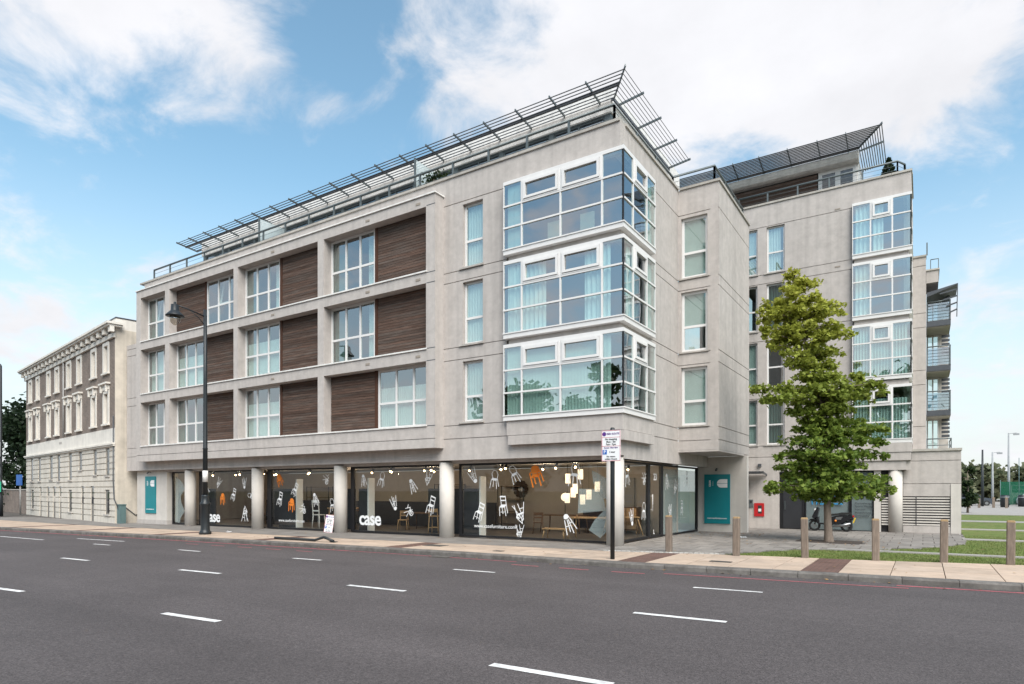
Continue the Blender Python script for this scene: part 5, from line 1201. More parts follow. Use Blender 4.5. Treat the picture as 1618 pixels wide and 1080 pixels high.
# leaf litter
LIT = bpy.data.materials.new('dry_leaves'); LIT.use_nodes = True; nt = LIT.node_tree; L = nt.links; b_ = nt.nodes['Principled BSDF']; b_.inputs['Roughness'].default_value = 0.9
g_ = add(nt, 'ShaderNodeNewGeometry'); cr = add(nt, 'ShaderNodeValToRGB'); L.new(g_.outputs['Random Per Island'], cr.inputs[0]); cr.color_ramp.elements[0].color = (0.11, 0.05, 0.03, 1); cr.color_ramp.elements[1].color = (0.36, 0.22, 0.09, 1); L.new(cr.outputs[0], b_.inputs['Base Color'])
m = MB()
for k in range(420):
    if k < 180: x, y = random.uniform(-0.3, 2.6), random.gauss(7.8, 1.2)
    elif k < 260: x, y = random.gauss(5.0, 1.6), random.gauss(5.3, 1.6)
    elif k < 340: x = random.uniform(-28, 9); y = kv(x) - abs(random.gauss(0.05, 0.2))
    else: x = random.uniform(-28, 14); y = random.uniform(kv(x) + 0.4, 0.3)
    if y > 9.0 or x < -0.3 and y > 0.2: continue
    s_ = random.uniform(0.02, 0.045); a = random.uniform(0, 6.28); z = gz(x, y) + (0.008 if y > kv(x) else -0.112)
    m.quad([(x + s_ * math.cos(a + q), y + s_ * math.sin(a + q), z + random.uniform(0, 0.018)) for q in (0, 1.3, 3.1, 4.6)])
o = m.build('leaf_litter', LIT, fix=False); stuff(o); tag(o, 'scattered dry brown leaves on the paving and along the kerb', 'leaves')
# road markings
def dash(u0, v0, u1, v1, w=0.11):
    d = Vector((u1 - u0, v1 - v0)).normalized(); nrm = Vector((-d.y, d.x)) * w / 2
    z = lambda u: gz(u, -6) - 0.114
    m = MB().quad([(u0 - nrm.x, v0 - nrm.y, z(u0)), (u1 - nrm.x, v1 - nrm.y, z(u1)), (u1 + nrm.x, v1 + nrm.y, z(u1)), (u0 + nrm.x, v0 + nrm.y, z(u0))])
    return m
def seg(u0, v0, u1, v1, w, mt, n=6):
    for k in range(n):
        pass
marks = [(4.03, -5.93, 5.24, -5.83), (4.03, -8.83, 5.36, -8.76), (3.86, -12.26, 5.2, -12.2), (-1.76, -12.66, -0.53, -12.56), (-1.58, -9.26, -0.17, -9.2), (-1.39, -6.27, -0.28, -6.21), (-6.63, -6.61, -5.55, -6.55), (-6.76, -9.63, -5.3, -9.55), (-11.88, -6.82, -10.71, -6.81), (-12.23, -9.87, -10.82, -9.81), (-7.3, -13.04, -6.02, -12.93), (-16.75, -7.13, -15.71, -7.08), (-20.29, -6.19, -17.04, -5.97), (-24.61, -7.28, -20.63, -7.2), (-17.6, -10.2, -16.3, -10.1), (-12.9, -13.4, -11.6, -13.3), (9.4, -5.5, 10.7, -5.4), (9.4, -8.4, 10.7, -8.3)]
for q in marks: struct(dash(*q, 0.12 if q[1] < -8 else 0.10).build('lane_marking', PAINT, fix=False))
def redline(u0, u1, off, w, name='red_line'):
    n = max(1, int((u1 - u0) / 1.5)); m = MB()
    for k in range(n):
        a = u0 + (u1 - u0) * k / n; b = u0 + (u1 - u0) * (k + 1) / n
        m.quad([(a, kv(a) - off - w, gz(a, 0) - 0.115), (b, kv(b) - off - w, gz(b, 0) - 0.115), (b, kv(b) - off, gz(b, 0) - 0.115), (a, kv(a) - off, gz(a, 0) - 0.115)])
    struct(m.build(name, REDP, fix=False))
redline(2.9, 7.4, 0.55, 0.07); redline(7.2, 20, 0.22, 0.10); redline(-46, -7.0, 0.20, 0.10); redline(-7.0, -1.0, 0.22, 0.06)
for a in (-0.8, 0.5, 1.8): redline(a, a + 0.75, 0.75, 0.07)
for a in (-14, -12.6, -11.2, -9.8, -8.4): redline(a, a + 0.7, 0.95, 0.07)
# covers set in the pavement
IRON = mat('cast_iron', (0.06, 0.055, 0.05), 0.6, 0.25, 12, bump=0.5, bscale=90)
for (x, y, w, d) in ((-5.0, -2.6, 0.7, 0.45), (-2.3, -3.1, 0.28, 0.2), (3.6, -2.4, 0.5, 0.2), (1.9, 7.4, 1.5, 0.9)):
    struct(MB().box(-w / 2, w / 2, -d / 2, d / 2, -0.02, 0.006).build('access_cover', IRON if x < 1.8 or x > 3 else SLABG, loc=(x, y, gz(x, y) + 0.004)))
# ================================================================ street furniture
# lamp standard
IRN = mat('black_enamel', (0.018, 0.022, 0.025), 0.4, 0.12, 6)
lx0, ly0 = -16.49, -3.18
lp = thing('street_lamp', 'tall black cast iron street lamp with hanging lantern in front of the shop', 'street lamp', (lx0, ly0, gz(lx0, ly0)))
MB().tube2((0, 0, 0), [(0.23, 0), (0.23, 0.10), (0.19, 0.14), (0.17, 0.20), (0.165, 1.15), (0.20, 1.19), (0.20, 1.25), (0.15, 1.30), (0.13, 1.5), (0.14, 1.54), (0.12, 1.58)], 18).build('base', IRN, lp)
MB().tube2((0, 0, 0), [(0.10, 1.5), (0.088, 3.4), (0.105, 3.42), (0.085, 3.48), (0.075, 6.0), (0.066, 9.0)], 14).build('shaft', IRN, lp)
MB().tube2((0, 0, 0), [(0.104, 2.10), (0.103, 2.55)], 14).build('sticker', SILL, lp)
MB().tube([(0, 0, 8.72), (0, -0.55, 8.83), (0, -1.18, 8.92)], 0.028, 8).tube([(0, 0, 8.35), (0, -0.25, 8.6), (0, -0.6, 8.82)], 0.016, 6).build('arm', IRN, lp)
ln = MB().tube2((0, -1.22, 8.9), [(0.02, 0.12), (0.05, 0.10), (0.05, 0.03), (0.14, -0.0), (0.15, -0.22), (0.17, -0.24), (0.32, -0.40), (0.34, -0.44), (0.20, -0.45)][::-1], 18).build('lantern', IRN, lp)
MB().tube2((0, -1.22, 8.9), [(0.05, -0.78), (0.15, -0.70), (0.20, -0.56), (0.20, -0.455)], 16).build('glass_bowl', glass('lantern_glass', (0.75, 0.72, 0.66), 0.2), lp)
# parking sign on its post
def sign_plate(parent, w, h, loc, rot=(0, 0, 0)):
    e = MB().box(-w / 2, w / 2, -0.006, 0.006, 0, h).build('sign_plate', DECW, parent, loc=loc); e.rotation_euler = rot
    REDB = MATS.get('red_border') or mat('red_border', (0.55, 0.05, 0.09), 0.6, 0.05); PUR = MATS.get('purple_ink') or mat('purple_ink', (0.10, 0.03, 0.22), 0.6, 0.05); INK = MATS.get('black_ink') or mat('black_ink', (0.02, 0.02, 0.025), 0.6, 0.05); BLU = MATS.get('blue_ink') or mat('blue_ink', (0.01, 0.12, 0.45), 0.6, 0.05)
    b = MB(); t = 0.009
    for q in ((-w / 2 + 0.006, w / 2 - 0.006, 0.006, 0.006 + t), (-w / 2 + 0.006, w / 2 - 0.006, h - 0.006 - t, h - 0.006), (-w / 2 + 0.006, -w / 2 + 0.006 + t, 0.006, h - 0.006), (w / 2 - 0.006 - t, w / 2 - 0.006, 0.006, h - 0.006), (-w / 2, w / 2, h * 0.765, h * 0.775), (-w / 2, w / 2, h * 0.48, h * 0.49)):
        b.box(q[0], q[1], -0.009, -0.0062, q[2], q[3])
    b.build('red_border', REDB, e)
    m = MB().tube([(-w * 0.36, -0.0062, h * 0.88), (-w * 0.36, -0.009, h * 0.88)], w * 0.105, 20); m.build('roundel', PUR, e)
    def tx(s, size, x, z, mt=INK, bold=True): put('lettering', text_mesh(s, size, mt, 0.001, bold), e, (x, -0.0095, z), (R(90), 0, 0))
    tx('RED ROUTE', w * 0.125, w * 0.11, h * 0.88, PUR)
    for k, s in enumerate(('No stopping', 'Mon - Sat', '7am - 7pm')): tx(s, w * 0.125, 0, h * (0.71 - 0.085 * k))
    tx('Except 10am-4pm', w * 0.10, 0, h * 0.435, PUR)
    MB().box(-w * 0.45, -w * 0.22, -0.009, -0.0062, h * 0.22, h * 0.37).build('parking_square', BLU, e); put('lettering', text_mesh('P', w * 0.22, DECW, 0.001, True), e, (-w * 0.335, -0.011, h * 0.295), (R(90), 0, 0))
    tx('1 hour', w * 0.12, w * 0.06, h * 0.295)
    tx('No return', w * 0.11, 0, h * 0.15); tx('within 2 hours', w * 0.11, 0, h * 0.07)
    return e
sp = thing('parking_sign', 'red route parking sign on a thin black post by the kerb', 'sign', (1.21, -3.27, 0))
MB().tube2((0, 0, 0), [(0.055, 0), (0.055, 3.22), (0.04, 3.24)], 14).build('post', IRN, sp)
MB().box(-0.07, 0.07, -0.075, 0.06, 2.55, 2.58).box(-0.07, 0.07, -0.075, 0.06, 3.02, 3.05).build('clip', METAL, sp)
sign_plate(sp, 0.50, 0.76, (0, -0.085, 2.41))
s2 = thing('fallen_sign', 'white red route sign plate leaning against the third round column', 'sign', (-12.95, 0.0, gz(-12.9, 0)), R(6))
sign_plate(s2, 0.46, 0.74, (0, 0, 0.0), (R(-8), R(4), 0))
fp = thing('fallen_post', 'bent black metal post lying on the pavement near the kerb', 'post', (0, 0, 0))
MB().tube([(-11.7, -3.45, gz(-11, 0) + 0.05), (-9.6, -3.42, gz(-9.6, 0) + 0.05), (-9.15, -3.42, gz(-9, 0) + 0.16), (-8.75, -3.36, gz(-8.7, 0) + 0.04)], 0.045, 10).build('bent_tube', IRN, fp)
MB().box(-8.88, -8.66, -3.44, -3.26, gz(-8.7, 0) + 0.01, gz(-8.7, 0) + 0.03).build('base_plate', IRN, fp)
# oak bollards along the lawn edge
OLD = mat('weathered_oak', (0.185, 0.145, 0.115), 0.85, 0.3, 8, 8, stretch=(4, 4, 0.5), bump=0.4, bscale=25, rnd=0.15)
END = mat('oak_end_grain', (0.30, 0.20, 0.10), 0.85, 0.2, 10)
bb = [(1.80, -0.85, 'standing in front of the shop door'), (3.56, -0.75, 'in front of the wide teal board'), (5.13, -0.30, 'left of the tree trunk'), (6.66, -0.05, 'right of the tree trunk, in front of the round column'), (8.03, 0.34, 'in front of the louvred wall'), (9.29, 0.58, 'rightmost, standing in open grass')]
bme = None
for k, (x, y, wh) in enumerate(bb):
    t = thing('bollard', f'square weathered wooden bollard {wh}', 'bollard', (x, y, gz(x, y)), R(random.uniform(-8, 8)), 'wooden bollards along the lawn edge')
    t.rotation_euler = (R(random.uniform(-1, 1)), R(random.uniform(-1.2, 1.2)), t.rotation_euler[2])
    if bme is None:
        w = 0.082; m = MB(); prof = [(-w, -w + 0.02), (-w + 0.02, -w), (w - 0.02, -w), (w, -w + 0.02), (w, w - 0.02), (w - 0.02, w), (-w + 0.02, w), (-w, w - 0.02)]
        for (p, q) in zip(prof, prof[1:] + prof[:1]): m.quad([(p[0], p[1], -0.2), (q[0], q[1], -0.2), (q[0], q[1], 0.97), (p[0], p[1], 0.97)])
        m.quad([(p[0], p[1], -0.2) for p in prof][::-1]); bme = m.mesh('shaft', OLD)
        m = MB()
        for (p, q) in zip(prof, prof[1:] + prof[:1]): m.quad([(p[0], p[1], 0.97), (q[0], q[1], 0.97), (q[0] * 0.8, q[1] * 0.8, 1.01), (p[0] * 0.8, p[1] * 0.8, 1.01)])
        m.quad([(p[0] * 0.8, p[1] * 0.8, 1.01) for p in prof]); cme = m.mesh('cap', END)
    put('shaft', bme, t); put('cap', cme, t)
# ---------------------------------------------------------------- tree
def leafmat(name, ca, cb, ctop=None, zlo=0, zhi=1):
    m = bpy.data.materials.new(name); m.use_nodes = True; nt = m.node_tree; L = nt.links; MATS[name] = m
    b = nt.nodes['Principled BSDF']; b.inputs['Roughness'].default_value = 0.6; b.inputs['Specular IOR Level'].default_value = 0.25
    g = add(nt, 'ShaderNodeNewGeometry'); r = add(nt, 'ShaderNodeMixRGB'); r.inputs[1].default_value = c4(ca); r.inputs[2].default_value = c4(cb); L.new(g.outputs['Random Per Island'], r.inputs[0]); col = r.outputs[0]
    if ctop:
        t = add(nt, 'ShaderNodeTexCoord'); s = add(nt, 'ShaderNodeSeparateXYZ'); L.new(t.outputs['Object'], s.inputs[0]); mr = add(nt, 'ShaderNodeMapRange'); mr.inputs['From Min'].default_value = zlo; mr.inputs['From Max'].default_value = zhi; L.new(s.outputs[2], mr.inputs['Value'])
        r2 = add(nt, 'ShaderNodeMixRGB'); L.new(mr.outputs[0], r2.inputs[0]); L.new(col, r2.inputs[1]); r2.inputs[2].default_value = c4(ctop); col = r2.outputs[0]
    L.new(col, b.inputs['Base Color'])
    tr = add(nt, 'ShaderNodeBsdfTranslucent'); L.new(col, tr.inputs[0]); mx = add(nt, 'ShaderNodeMixShader'); mx.inputs[0].default_value = 0.4
    o = nt.nodes['Material Output']; L.new(b.outputs[0], mx.inputs[1]); L.new(tr.outputs[0], mx.inputs[2]); L.new(mx.outputs[0], o.inputs[0]); return m
def leaf_mesh(name, centers, size, mt, flat=0.5, star=True):
    c = np.asarray(centers); n = len(c)
    nrm = rng.normal(0, 1, (n, 3)); nrm[:, 2] = np.abs(nrm[:, 2]) + flat; nrm /= np.linalg.norm(nrm, axis=1)[:, None]
    t = rng.normal(0, 1, (n, 3)); x = np.cross(nrm, t); x /= np.linalg.norm(x, axis=1)[:, None]; y = np.cross(nrm, x)
    s = size * rng.uniform(0.65, 1.25, n)[:, None]
    shape = [(-0.12, -0.5), (0.5, -0.28), (0.22, 0.0), (0.55, 0.32), (0.0, 0.62), (-0.5, 0.3), (-0.2, 0.0), (-0.5, -0.3)] if star else [(-0.35, -0.5), (0.4, -0.4), (0.3, 0.5), (-0.3, 0.45)]
    k = len(shape); V = np.zeros((n, k, 3))
    for i, (a, b) in enumerate(shape): V[:, i] = c + x * s * a + y * s * b + nrm * s * (-0.25 * (a * a))
    me = bpy.data.meshes.new(name); me.from_pydata(V.reshape(-1, 3).tolist(), [], np.arange(n * k).reshape(-1, k).tolist()); me.materials.append(mt); return me
BARK = mat('grey_bark', (0.16, 0.125, 0.10), 0.9, 0.25, 8, 8, stretch=(3, 3, 0.7), bump=0.6, bscale=18)
tx0, ty0 = 5.02, 5.45
tr = thing('street_tree', 'young broadleaf tree with tiered green branches standing in the plaza', 'tree', (tx0, ty0, gz(tx0, ty0)))
CR = Vector((0.8375, 0.5464, 0)); CD = Vector((-0.5464, 0.8375, 0))
def stem(z): x = interp(z, [(0, 0), (2, 0.0), (4, -0.22), (6, -0.62), (7.4, -0.95), (8.6, -1.12)]); return CR * x + CD * 0.12 * math.sin(z) + Vector((0, 0, z))
zs_ = [-0.1, 0.05, 0.3, 0.8, 1.5, 2.5, 3.5, 4.5, 5.5, 6.5, 7.5, 8.3]
m = MB().tube([stem(z) for z in zs_], [0.19, 0.155, 0.125, 0.112, 0.105, 0.095, 0.08, 0.066, 0.052, 0.038, 0.024, 0.012], 12)
env = [(1.35, -0.66, 0.47), (1.6, -1.1, 1.8), (1.84, -2.2, 2.3), (2.16, -1.3, 2.16), (2.56, -1.87, 1.3), (2.89, -1.8, 2.16), (3.37, -1.55, 1.84), (3.69, -1.14, 1.9), (4.0, -0.9, 1.1), (4.34, -1.3, 0.8), (4.66, -2.43, 1.35), (5.06, -2.68, 1.84), (5.46, -1.14, 1.0), (5.79, -1.3, 0.15), (6.11, -1.95, 0.39), (6.43, -2.19, 0.83), (6.75, -2.35, 0.87), (7.24, -2.35, 0.51), (7.56, -2.31, 0.55), (7.96, -2.03, -0.18), (8.37, -1.35, -0.3), (8.69, -1.27, -0.86)]
leaves = []
random.seed(21)
tiers = [(1.60, 6), (1.86, 11), (2.2, 8), (2.55, 8), (2.9, 10), (3.35, 9), (3.68, 9), (4.0, 8), (4.35, 7), (4.75, 8), (5.05, 9), (5.45, 7), (5.85, 6), (6.2, 7), (6.6, 8), (6.95, 8), (7.3, 7), (7.6, 7), (7.95, 6), (8.3, 5), (8.6, 3)]
EL = [(e[0], e[1]) for e in env]; ER = [(e[0], e[2]) for e in env]
for zt, nb in tiers:
    a0 = random.uniform(-0.15, 0.15)
    for k in range(nb):
        az = a0 + 2 * math.pi * k / nb + random.uniform(-0.22, 0.22)
        if k == 0: az = a0
        if k == nb // 2: az = math.pi + a0
        c_, s_ = math.cos(az), math.sin(az)
        lo_, hi_ = interp(zt, EL), interp(zt, ER)
        st0 = stem(max(1.3, zt - 0.22)); cxm = (st0.x * CR.x + st0.y * CR.y)
        ext = max(0.2, (hi_ - cxm) if c_ > 0 else (cxm - lo_))
        side_ = max(0.3, ((hi_ - lo_) / 2) * 0.62)
        Ln = math.hypot(ext * c_, side_ * s_) * (random.uniform(0.90, 1.0) if k in (0, nb // 2) else random.uniform(0.45, 1.04))
        d_ = (CR * c_ * ext + CD * s_ * side_).normalized()
        z_end = zt + (random.uniform(-0.10, 0.08) if zt < 6 else random.uniform(-0.05, 0.30))
        def at_(t): q = st0 + d_ * Ln * t; q.z = st0.z + (z_end - st0.z) * math.sin(min(1.0, t * 1.35) * 1.57) - 0.10 * max(0, t - 0.6) * Ln; return q
        pts = [at_(t) for t in (0, 0.33, 0.66, 1.0)]
        m.tube(pts, [0.028 - 0.002 * zt, 0.018, 0.011, 0.004], 5)
        # side twigs carry clumps of leaves
        for tw in range(int((4 + Ln * 5) * random.uniform(0.75, 1.2))):
            t = random.uniform(0.05, 1.0); p = at_(t); sd = random.choice((-1, 1)); tl = random.uniform(0.10, 0.42) * (1.15 - t) * min(1.3, 0.5 + Ln / 2)
            perp = Vector((-d_.y, d_.x, 0)) * sd * tl + d_ * tl * 0.7
            for q in range(random.randint(9, 24) if zt < 6.2 else random.randint(7, 18)):
                f = random.random() ** 0.6; w = 0.075
                leaves.append((p.x + perp.x * f + random.gauss(0, w), p.y + perp.y * f + random.gauss(0, w), p.z + random.gauss(-0.03, 0.075) + 0.05 * f))
        for q in range(10): e_ = pts[3]; leaves.append((e_.x + random.gauss(0, 0.06), e_.y + random.gauss(0, 0.06), e_.z + random.gauss(-0.02, 0.05)))
m.build('trunk', BARK, tr)
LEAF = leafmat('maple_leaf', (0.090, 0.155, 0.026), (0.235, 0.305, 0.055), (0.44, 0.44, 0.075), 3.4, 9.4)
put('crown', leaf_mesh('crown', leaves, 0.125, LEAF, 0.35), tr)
SOIL = mat('dark_soil', (0.055, 0.042, 0.035), 1.0, 0.3, 12, bump=0.6)
struct(MB().box(4.05, 5.95, 4.78, 6.25, -0.1, gz(5, 5.5) + 0.006).build('tree_pit', SOIL))
# ---------------------------------------------------------------- scooter
BLK = mat('scooter_black', (0.012, 0.012, 0.014), 0.25, 0.08, spec=0.5); TYR = mat('tyre_rubber', (0.02, 0.02, 0.02), 0.85, 0.1); CHR = mat('scooter_steel', (0.30, 0.30, 0.30), 0.35, 0.1, metal=0.9); YEL = mat('yellow_plate', (0.65, 0.45, 0.03), 0.5, 0.05); RLT = mat('red_lens', (0.45, 0.01, 0.01), 0.3, 0.05); ORL = mat('orange_lens', (0.7, 0.2, 0.01), 0.3, 0.05)
sc = thing('scooter', 'black motor scooter parked behind the tree trunk', 'scooter', (4.25, 12.75, gz(4.2, 12.75)))
for x in (-0.62, 0.62):
    w = MB(); n = 20
    for k in range(n):
        a, b = 2 * math.pi * k / n, 2 * math.pi * (k + 1) / n
        ring_ = [(0.15, -0.045), (0.215, -0.055), (0.24, 0.0), (0.215, 0.055), (0.15, 0.045)]
        for (r0, y0), (r1, y1) in zip(ring_, ring_[1:] + ring_[:1]):
            w.quad([(x + r0 * math.cos(a), y0, 0.24 + r0 * math.sin(a)), (x + r1 * math.cos(a), y1, 0.24 + r1 * math.sin(a)), (x + r1 * math.cos(b), y1, 0.24 + r1 * math.sin(b)), (x + r0 * math.cos(b), y0, 0.24 + r0 * math.sin(b))], True)
    w_ = w.build('wheel', TYR, sc); rm = MB().tube([(x, -0.03, 0.24), (x, 0.03, 0.24)], 0.05, 12)
    for q in range(5):
        a = 2 * math.pi * q / 5; rm.bar((x, 0, 0.24), (x + 0.155 * math.cos(a), 0, 0.24 + 0.155 * math.sin(a)), 0.04, 0.03, (0, 1, 0))
    rm.build('rim', CHR, w_)
YZ = lambda a, d, z: (a, d, z)
MB().prism([(-0.62, 0.52), (-0.50, 0.62), (-0.42, 0.98), (-0.50, 1.02), (-0.60, 0.86), (-0.72, 0.60)], -0.17, 0.17).build('front_fairing', BLK, sc)
MB().prism([(-0.86, 0.42), (-0.78, 0.52), (-0.60, 0.53), (-0.42, 0.45), (-0.42, 0.40), (-0.62, 0.47)], -0.07, 0.07).build('mudguard', BLK, sc)
MB().prism([(-0.48, 0.30), (0.10, 0.26), (0.10, 0.34), (-0.45, 0.36), (-0.44, 0.62), (-0.52, 0.62)], -0.16, 0.16).build('footboard', BLK, sc)
MB().prism([(0.05, 0.28), (0.35, 0.30), (0.72, 0.52), (0.88, 0.62), (0.84, 0.70), (0.40, 0.72), (0.02, 0.62)], -0.17, 0.17).build('body', BLK, sc)
MB().prism([(-0.02, 0.64), (0.34, 0.71), (0.80, 0.74), (0.82, 0.81), (0.45, 0.82), (0.30, 0.78), (0.0, 0.74)], -0.14, 0.14).build('seat', TYR, sc)
MB().tube([(-0.50, -0.33, 1.02), (-0.47, -0.1, 1.0), (-0.47, 0.1, 1.0), (-0.50, 0.33, 1.02)], 0.018, 8).tube([(-0.48, 0, 0.95), (-0.62, 0, 0.25)], 0.03, 8).build('handlebar', BLK, sc)
for sy in (-1, 1): MB().tube([(-0.48, sy * 0.2, 1.0), (-0.46, sy * 0.27, 1.16)], 0.008, 5).ball((-0.46, sy * 0.28, 1.2), 0.055, 10, (0.35, 1, 0.8)).build('mirror', BLK, sc)
MB().ball((-0.60, 0, 0.90), 0.08, 12, (0.6, 1.1, 0.9)).build('headlight', WHITE, sc)
MB().tube([(0.10, -0.17, 0.22), (0.45, -0.20, 0.26), (0.80, -0.20, 0.36)], [0.03, 0.06, 0.055], 10).build('silencer', CHR, sc)
MB().prism([(0.20, 0.50), (0.42, 0.52), (0.50, 0.64), (0.24, 0.62)], -0.185, -0.171).build('side_panel', CHR, sc)
MB().ball((0.22, -0.185, 0.46), 0.05, 8).build('indicator', ORL, sc)
MB().box(0.86, 0.91, -0.09, 0.09, 0.62, 0.70).build('tail_light', RLT, sc)
MB().prism([(0.86, 0.38), (0.90, 0.38), (0.97, 0.58), (0.93, 0.60)], -0.11, 0.11).build('number_plate', YEL, sc)
MB().prism([(0.60, 0.32), (0.66, 0.25), (0.90, 0.56), (0.84, 0.60)], -0.05, 0.05).build('mudguard', BLK, sc)
MB().tube([(0.0, -0.12, 0.28), (-0.06, -0.22, 0.0)], 0.015, 6).build('side_stand', CHR, sc)
# ---------------------------------------------------------------- planting and far things
CONI = leafmat('conifer_leaf', (0.012, 0.025, 0.012), (0.03, 0.05, 0.022)); DKL = leafmat('dark_leaf', (0.018, 0.034, 0.014), (0.05, 0.075, 0.026)); MIDL = leafmat('dull_leaf', (0.12, 0.14, 0.075), (0.22, 0.22, 0.13))
def blob_tree(label, x, y, H_, r_, mt, n, size, trunk=0.3, cx=0.6, name='tree', cat='tree', group=None, z0=None):
    z0 = gz(x, y) - 0.1 if z0 is None else z0
    t = thing(name, label, cat, (x, y, z0), 0, group)
    m = MB().tube([(0, 0, 0), (0.05 * r_, 0, H_ * 0.4), (0, 0.04 * r_, H_ * 0.85)], [0.05 * r_ + 0.05, 0.03 * r_ + 0.03, 0.02], 8)
    pts = []
    nl = max(6, int(n / 130))
    for k in range(nl):
        a = random.uniform(0, 6.28); hh = random.uniform(trunk, 0.95) * H_; f = math.sin(math.pi * min(1, max(0.08, (hh / H_ - trunk * 0.8) / (1.05 - trunk * 0.8)))) ** cx
        rr = r_ * f * random.uniform(0.35, 0.95); cx_, cy_ = rr * math.cos(a), rr * math.sin(a); w = r_ * random.uniform(0.13, 0.24)
        m.tube([(0, 0, max(0.2, hh - 0.3 * rr)), (cx_ * 0.6, cy_ * 0.6, hh - 0.1 * rr), (cx_, cy_, hh)], [0.015 * r_ + 0.01, 0.01 * r_ + 0.006, 0.005], 4)
        for q in range(n // nl): pts.append((cx_ + random.gauss(0, w), cy_ + random.gauss(0, w), hh + random.gauss(0, w * 0.7)))
    m.build('trunk', BARK, t); put('crown', leaf_mesh('crown', pts, size, mt, 0.2, False), t); return t
pts = []
for k in range(700):
    z = random.random(); a = random.uniform(0, 6.28); r_ = 0.30 * (1 - z) ** 0.8 + 0.03; pts.append((r_ * math.cos(a) * random.uniform(0.5, 1), r_ * math.sin(a) * random.uniform(0.5, 1), 0.35 + z * 0.85))
put('crown', leaf_mesh('crown', pts, 0.09, CONI, 0.2, False), p_); MB().box(-0.4, 0.4, -0.2, 0.2, 0, 0.38).build('trough', LOUV, p_); MB().tube([(0, 0, 0.3), (0, 0, 1.1)], 0.02, 6).build('stem', BARK, p_)
p2_ = thing('terrace_shrub', 'small dark shrub behind the roof railing of the main block', 'plant', (-7.9, 0.75, 12.625))
pts = [(random.gauss(0, 0.3), random.gauss(0, 0.14), 0.85 + random.gauss(0, 0.14)) for k in range(350)]
put('crown', leaf_mesh('crown', pts, 0.09, DKL, 0.2, False), p2_); MB().box(-0.45, 0.45, -0.17, 0.17, 0, 0.5).build('trough', LOUV, p2_); MB().tube([(0, 0, 0.4), (0, 0, 0.9)], 0.03, 6).build('stem', BARK, p2_)
# left edge: trees over a brick boundary wall, poles and signs
bw = thing('boundary_wall', 'old brown brick wall left of the stucco house', 'wall', (-51.3, 3.1, -0.2), R(-8.76))
MB().box(-14, 0, 0, 0.3, 0, 1.9).build('brickwork', BRK, bw); MB().box(-14, 0, -0.04, 0.34, 1.901, 1.98).build('coping', COPE, bw)
blob_tree('tall dark evergreen tree beside the stucco house at the left edge', -54.5, 7.5, 10.6, 3.6, CONI, 9000, 0.30, 0.1, 0.5)
blob_tree('darker bushy evergreen at the extreme left edge of the picture', -59.5, 6.5, 10.0, 3.8, CONI, 8000, 0.32, 0.08, 0.5)
blob_tree('lower bright green shrub over the brick wall beside the blue sign', -51.0, 4.6, 4.0, 1.4, DKL, 2500, 0.2, 0.2, 0.5, 'shrub', 'shrub')
lp2 = thing('traffic_pole', 'dark tapered pole with small signs at the extreme left edge', 'pole', (-46.86, -0.1, gz(-46, 0)))
MB().tube2((0, 0, 0), [(0.16, 0), (0.15, 1.4), (0.11, 1.5), (0.09, 10.6), (0.02, 10.75)], 12).build('pole', IRN, lp2)
GRS = mat('green_sign', (0.03, 0.42, 0.26), 0.5, 0.05); BLS = mat('blue_sign', (0.03, 0.13, 0.42), 0.5, 0.05); GYS = mat('grey_sign', (0.45, 0.47, 0.48), 0.5, 0.08)
MB().box(-0.95, 0.45, -0.16, -0.11, 1.72, 2.45).build('green_plate', GRS, lp2); MB().box(-0.30, 0.32, -0.16, -0.11, 4.2, 5.2).build('grey_plate', GYS, lp2); MB().tube([(-0.2, -0.16, 3.75), (-0.2, -0.1, 3.75)], 0.42, 16).build('round_plate', GYS, lp2); MB().box(-0.12, 0.22, -0.15, -0.11, 2.85, 3.15).build('grey_plate', GYS, lp2)
s3 = thing('blue_sign', 'small blue sign on a pale post in front of the brick wall', 'sign', (-48.7, 1.7, gz(-46, 0)))
MB().tube2((0, 0, 0), [(0.05, 0), (0.05, 3.0)], 10).build('post', PIPE, s3); MB().box(-0.5, 0.5, -0.09, -0.05, 2.2, 3.0).build('plate', BLS, s3)
# right edge: the park
def post_lamp(label, x, y, H_, mt, head=True):
    t = thing('lamp_column', label, 'lamp post', (x, y, -0.12)); MB().tube2((0, 0, 0), [(0.14, 0), (0.13, H_ * 0.35), (0.08, H_)], 10).build('shaft', mt, t)
    if head: MB().bar((0, 0, H_ - 0.1), (0.75, 0.2, H_), 0.07).build('arm', mt, t); MB().box(0.45, 1.0, 0.05, 0.35, H_ - 0.25, H_ - 0.05).build('lamp_head', mt, t)
    return t
GAL = mat('galvanised_post', (0.30, 0.31, 0.32), 0.5, 0.1)
post_lamp('short thick dark pole on the park edge nearest the building', 13.1, 69.5, 6.3, IRN, False)
post_lamp('tall thin grey camera pole at the right edge of the park', 16.1, 77.4, 8.6, GAL)
post_lamp('slim pale lamp pole between the two dark poles in the park', 14.9, 82.0, 6.6, GAL)
def far_bollard(x, y, wh): 
    t = thing('park_post', f'far brown wooden post in the park {wh}', 'post', (x, y, -0.12), 0, 'far wooden posts in the park'); MB().box(-0.11, 0.11, -0.11, 0.11, 0, 1.0).build('shaft', OLD, t); MB().box(-0.1, 0.1, -0.1, 0.1, 1.001, 1.06).build('cap', END, t)
for x, y, wh in ((11.45, 60, 'closest to the building corner'), (12.35, 62, 'left of the thick dark pole'), (13.6, 63, 'right of the thick dark pole'), (14.55, 62, 'beside the dark bin')): far_bollard(x, y, wh)
